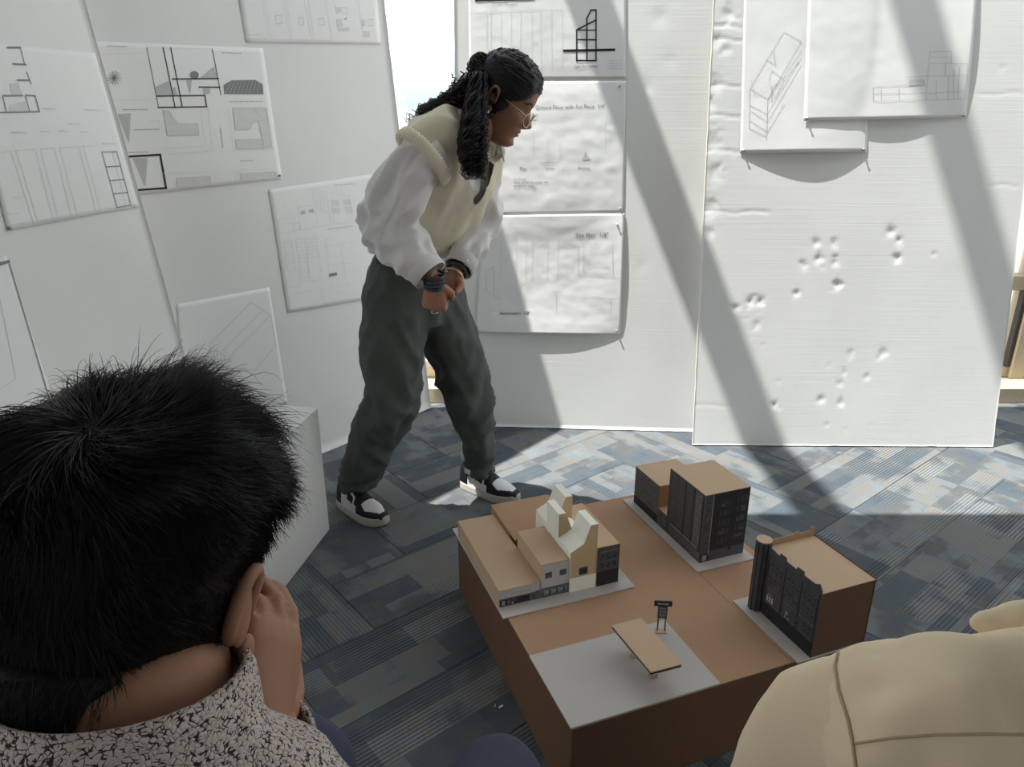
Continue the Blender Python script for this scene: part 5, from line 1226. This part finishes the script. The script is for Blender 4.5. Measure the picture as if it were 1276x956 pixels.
def seam(name, pix, depth_fn, r_=.0022, m='beige_seam', amp=.0):
    bpy.context.view_layer.update(); dg = bpy.context.evaluated_depsgraph_get(); pts = []
    for i in range(len(pix)-1):
        for k in range(9):
            t_ = k/9; px, py = pix[i][0]+(pix[i+1][0]-pix[i][0])*t_, pix[i][1]+(pix[i+1][1]-pix[i][1])*t_
            dr = ray(px, py).normalized(); hit = scene.ray_cast(dg, CAM, dr)
            if hit[0] and hit[4] and hit[4].parent and (hit[4].parent == rp_ or hit[4].parent == rshirt): pts.append(hit[1]-dr*.0006+Vector((0, 0, amp*(k % 2)))-RO)
    if len(pts) > 3: MB().tube(pts, r_, 6).build(name, m, rshirt, True)
seam('armhole_seam', [(1046, 806), (1040, 830), (1045, 862), (1056, 895), (1062, 925), (1066, 955), (1066, 990)], None, .0013, amp=.0006)
seam('yoke_seam', [(1064, 927), (1110, 920), (1170, 916), (1230, 915), (1290, 916)], None, .0010)
# collar: stand and fold, its point lying out over the far shoulder
ax = (Vector((0, 0, 1))+fwp*.35).normalized(); l_ = (lat-ax*lat.dot(ax)).normalized(); f_ = ax.cross(l_); cc = nk+fwp*.012+Vector((0, 0, .012))-RO
MB().ring_loft([(cc+ax*h, l_*k, f_*k*.95) for h, k in ((-.01, .074), (.025, .068), (.034, .070), (.030, .078), (-.012, .090), (-.014, .086), (.022, .073))], 40, False).build('collar', 'beige', rshirt, True)
tip = PD(1206, 775, .62); a1 = PD(1300, 752, .62); a2 = PD(1320, 815, .60); a3 = PD(1226, 792, .60)
cl_ = MB().tube(*smoothpath([tip-RO, (tip*.75+(a1+a2)*.125)-RO, (tip*.4+(a1+a2)*.3)-RO, (a1+a2)*.5-RO], [.004, .012, .021, .028]), 16, ref=(0, .3, 1), flat=.9)
mk('collar_point', fuse(cl_, .004, 3), 'beige', rshirt, True)
# legs
t = MB(); kL_, kR_ = hipP+fwp*.36+lat*.02, hipP+fwp*.36+lat*.22; kL_.z = kR_.z = .44
aL_, aR_ = kL_+fwp*.02, kR_+fwp*.02; aL_.z = aR_.z = .07
trunk([(hipP-Vector((0, 0, .05)), .17, .14), (hipP+Vector((0, 0, .06)), .165, .13)], t, lat)
for k_, a_, sg in ((kL_, aL_, -1), (kR_, aR_, 1)): limb(t, *smoothpath([hipP+lat*.09*sg, hipP*.5+k_*.5+lat*.04*sg, k_, (k_+a_)*.5, a_], [.09, .085, .075, .062, .058]), n=22)
rput(fuse(t, .011, 5), 'trousers', 'navy')
for a_ in (aL_, aR_): plain_shoe(Vector((a_.x, a_.y-.06, 0)), Vector((a_.x-.02, a_.y+.20, 0)), RO, rp_)

# stools that carry the two seated people
def stool(x, y, h, label):
    o = empty('stool', (x, y, 0), label, 'stool')
    MB().ring_loft([((0, 0, z), (r_, 0, 0), (0, r_, 0)) for z, r_ in ((h-.03, .145), (h-.025, .15), (h-.006, .15), (h, .144))], 32).build('seat', 'sh_black', o, True)
    for a in range(4):
        e = Vector((math.cos(a*PI/2+.6), math.sin(a*PI/2+.6), 0)); MB().tube([e*.10+Vector((0, 0, h-.031)), e*.15], [.011, .011], 10).build('leg', 'metal', o, True)
stool(hipM.x, hipM.y, .345, 'round black stool under the man in the speckled top')
stool(hipP.x, hipP.y, hipP.z-.13, 'round black stool under the person in the beige shirt')
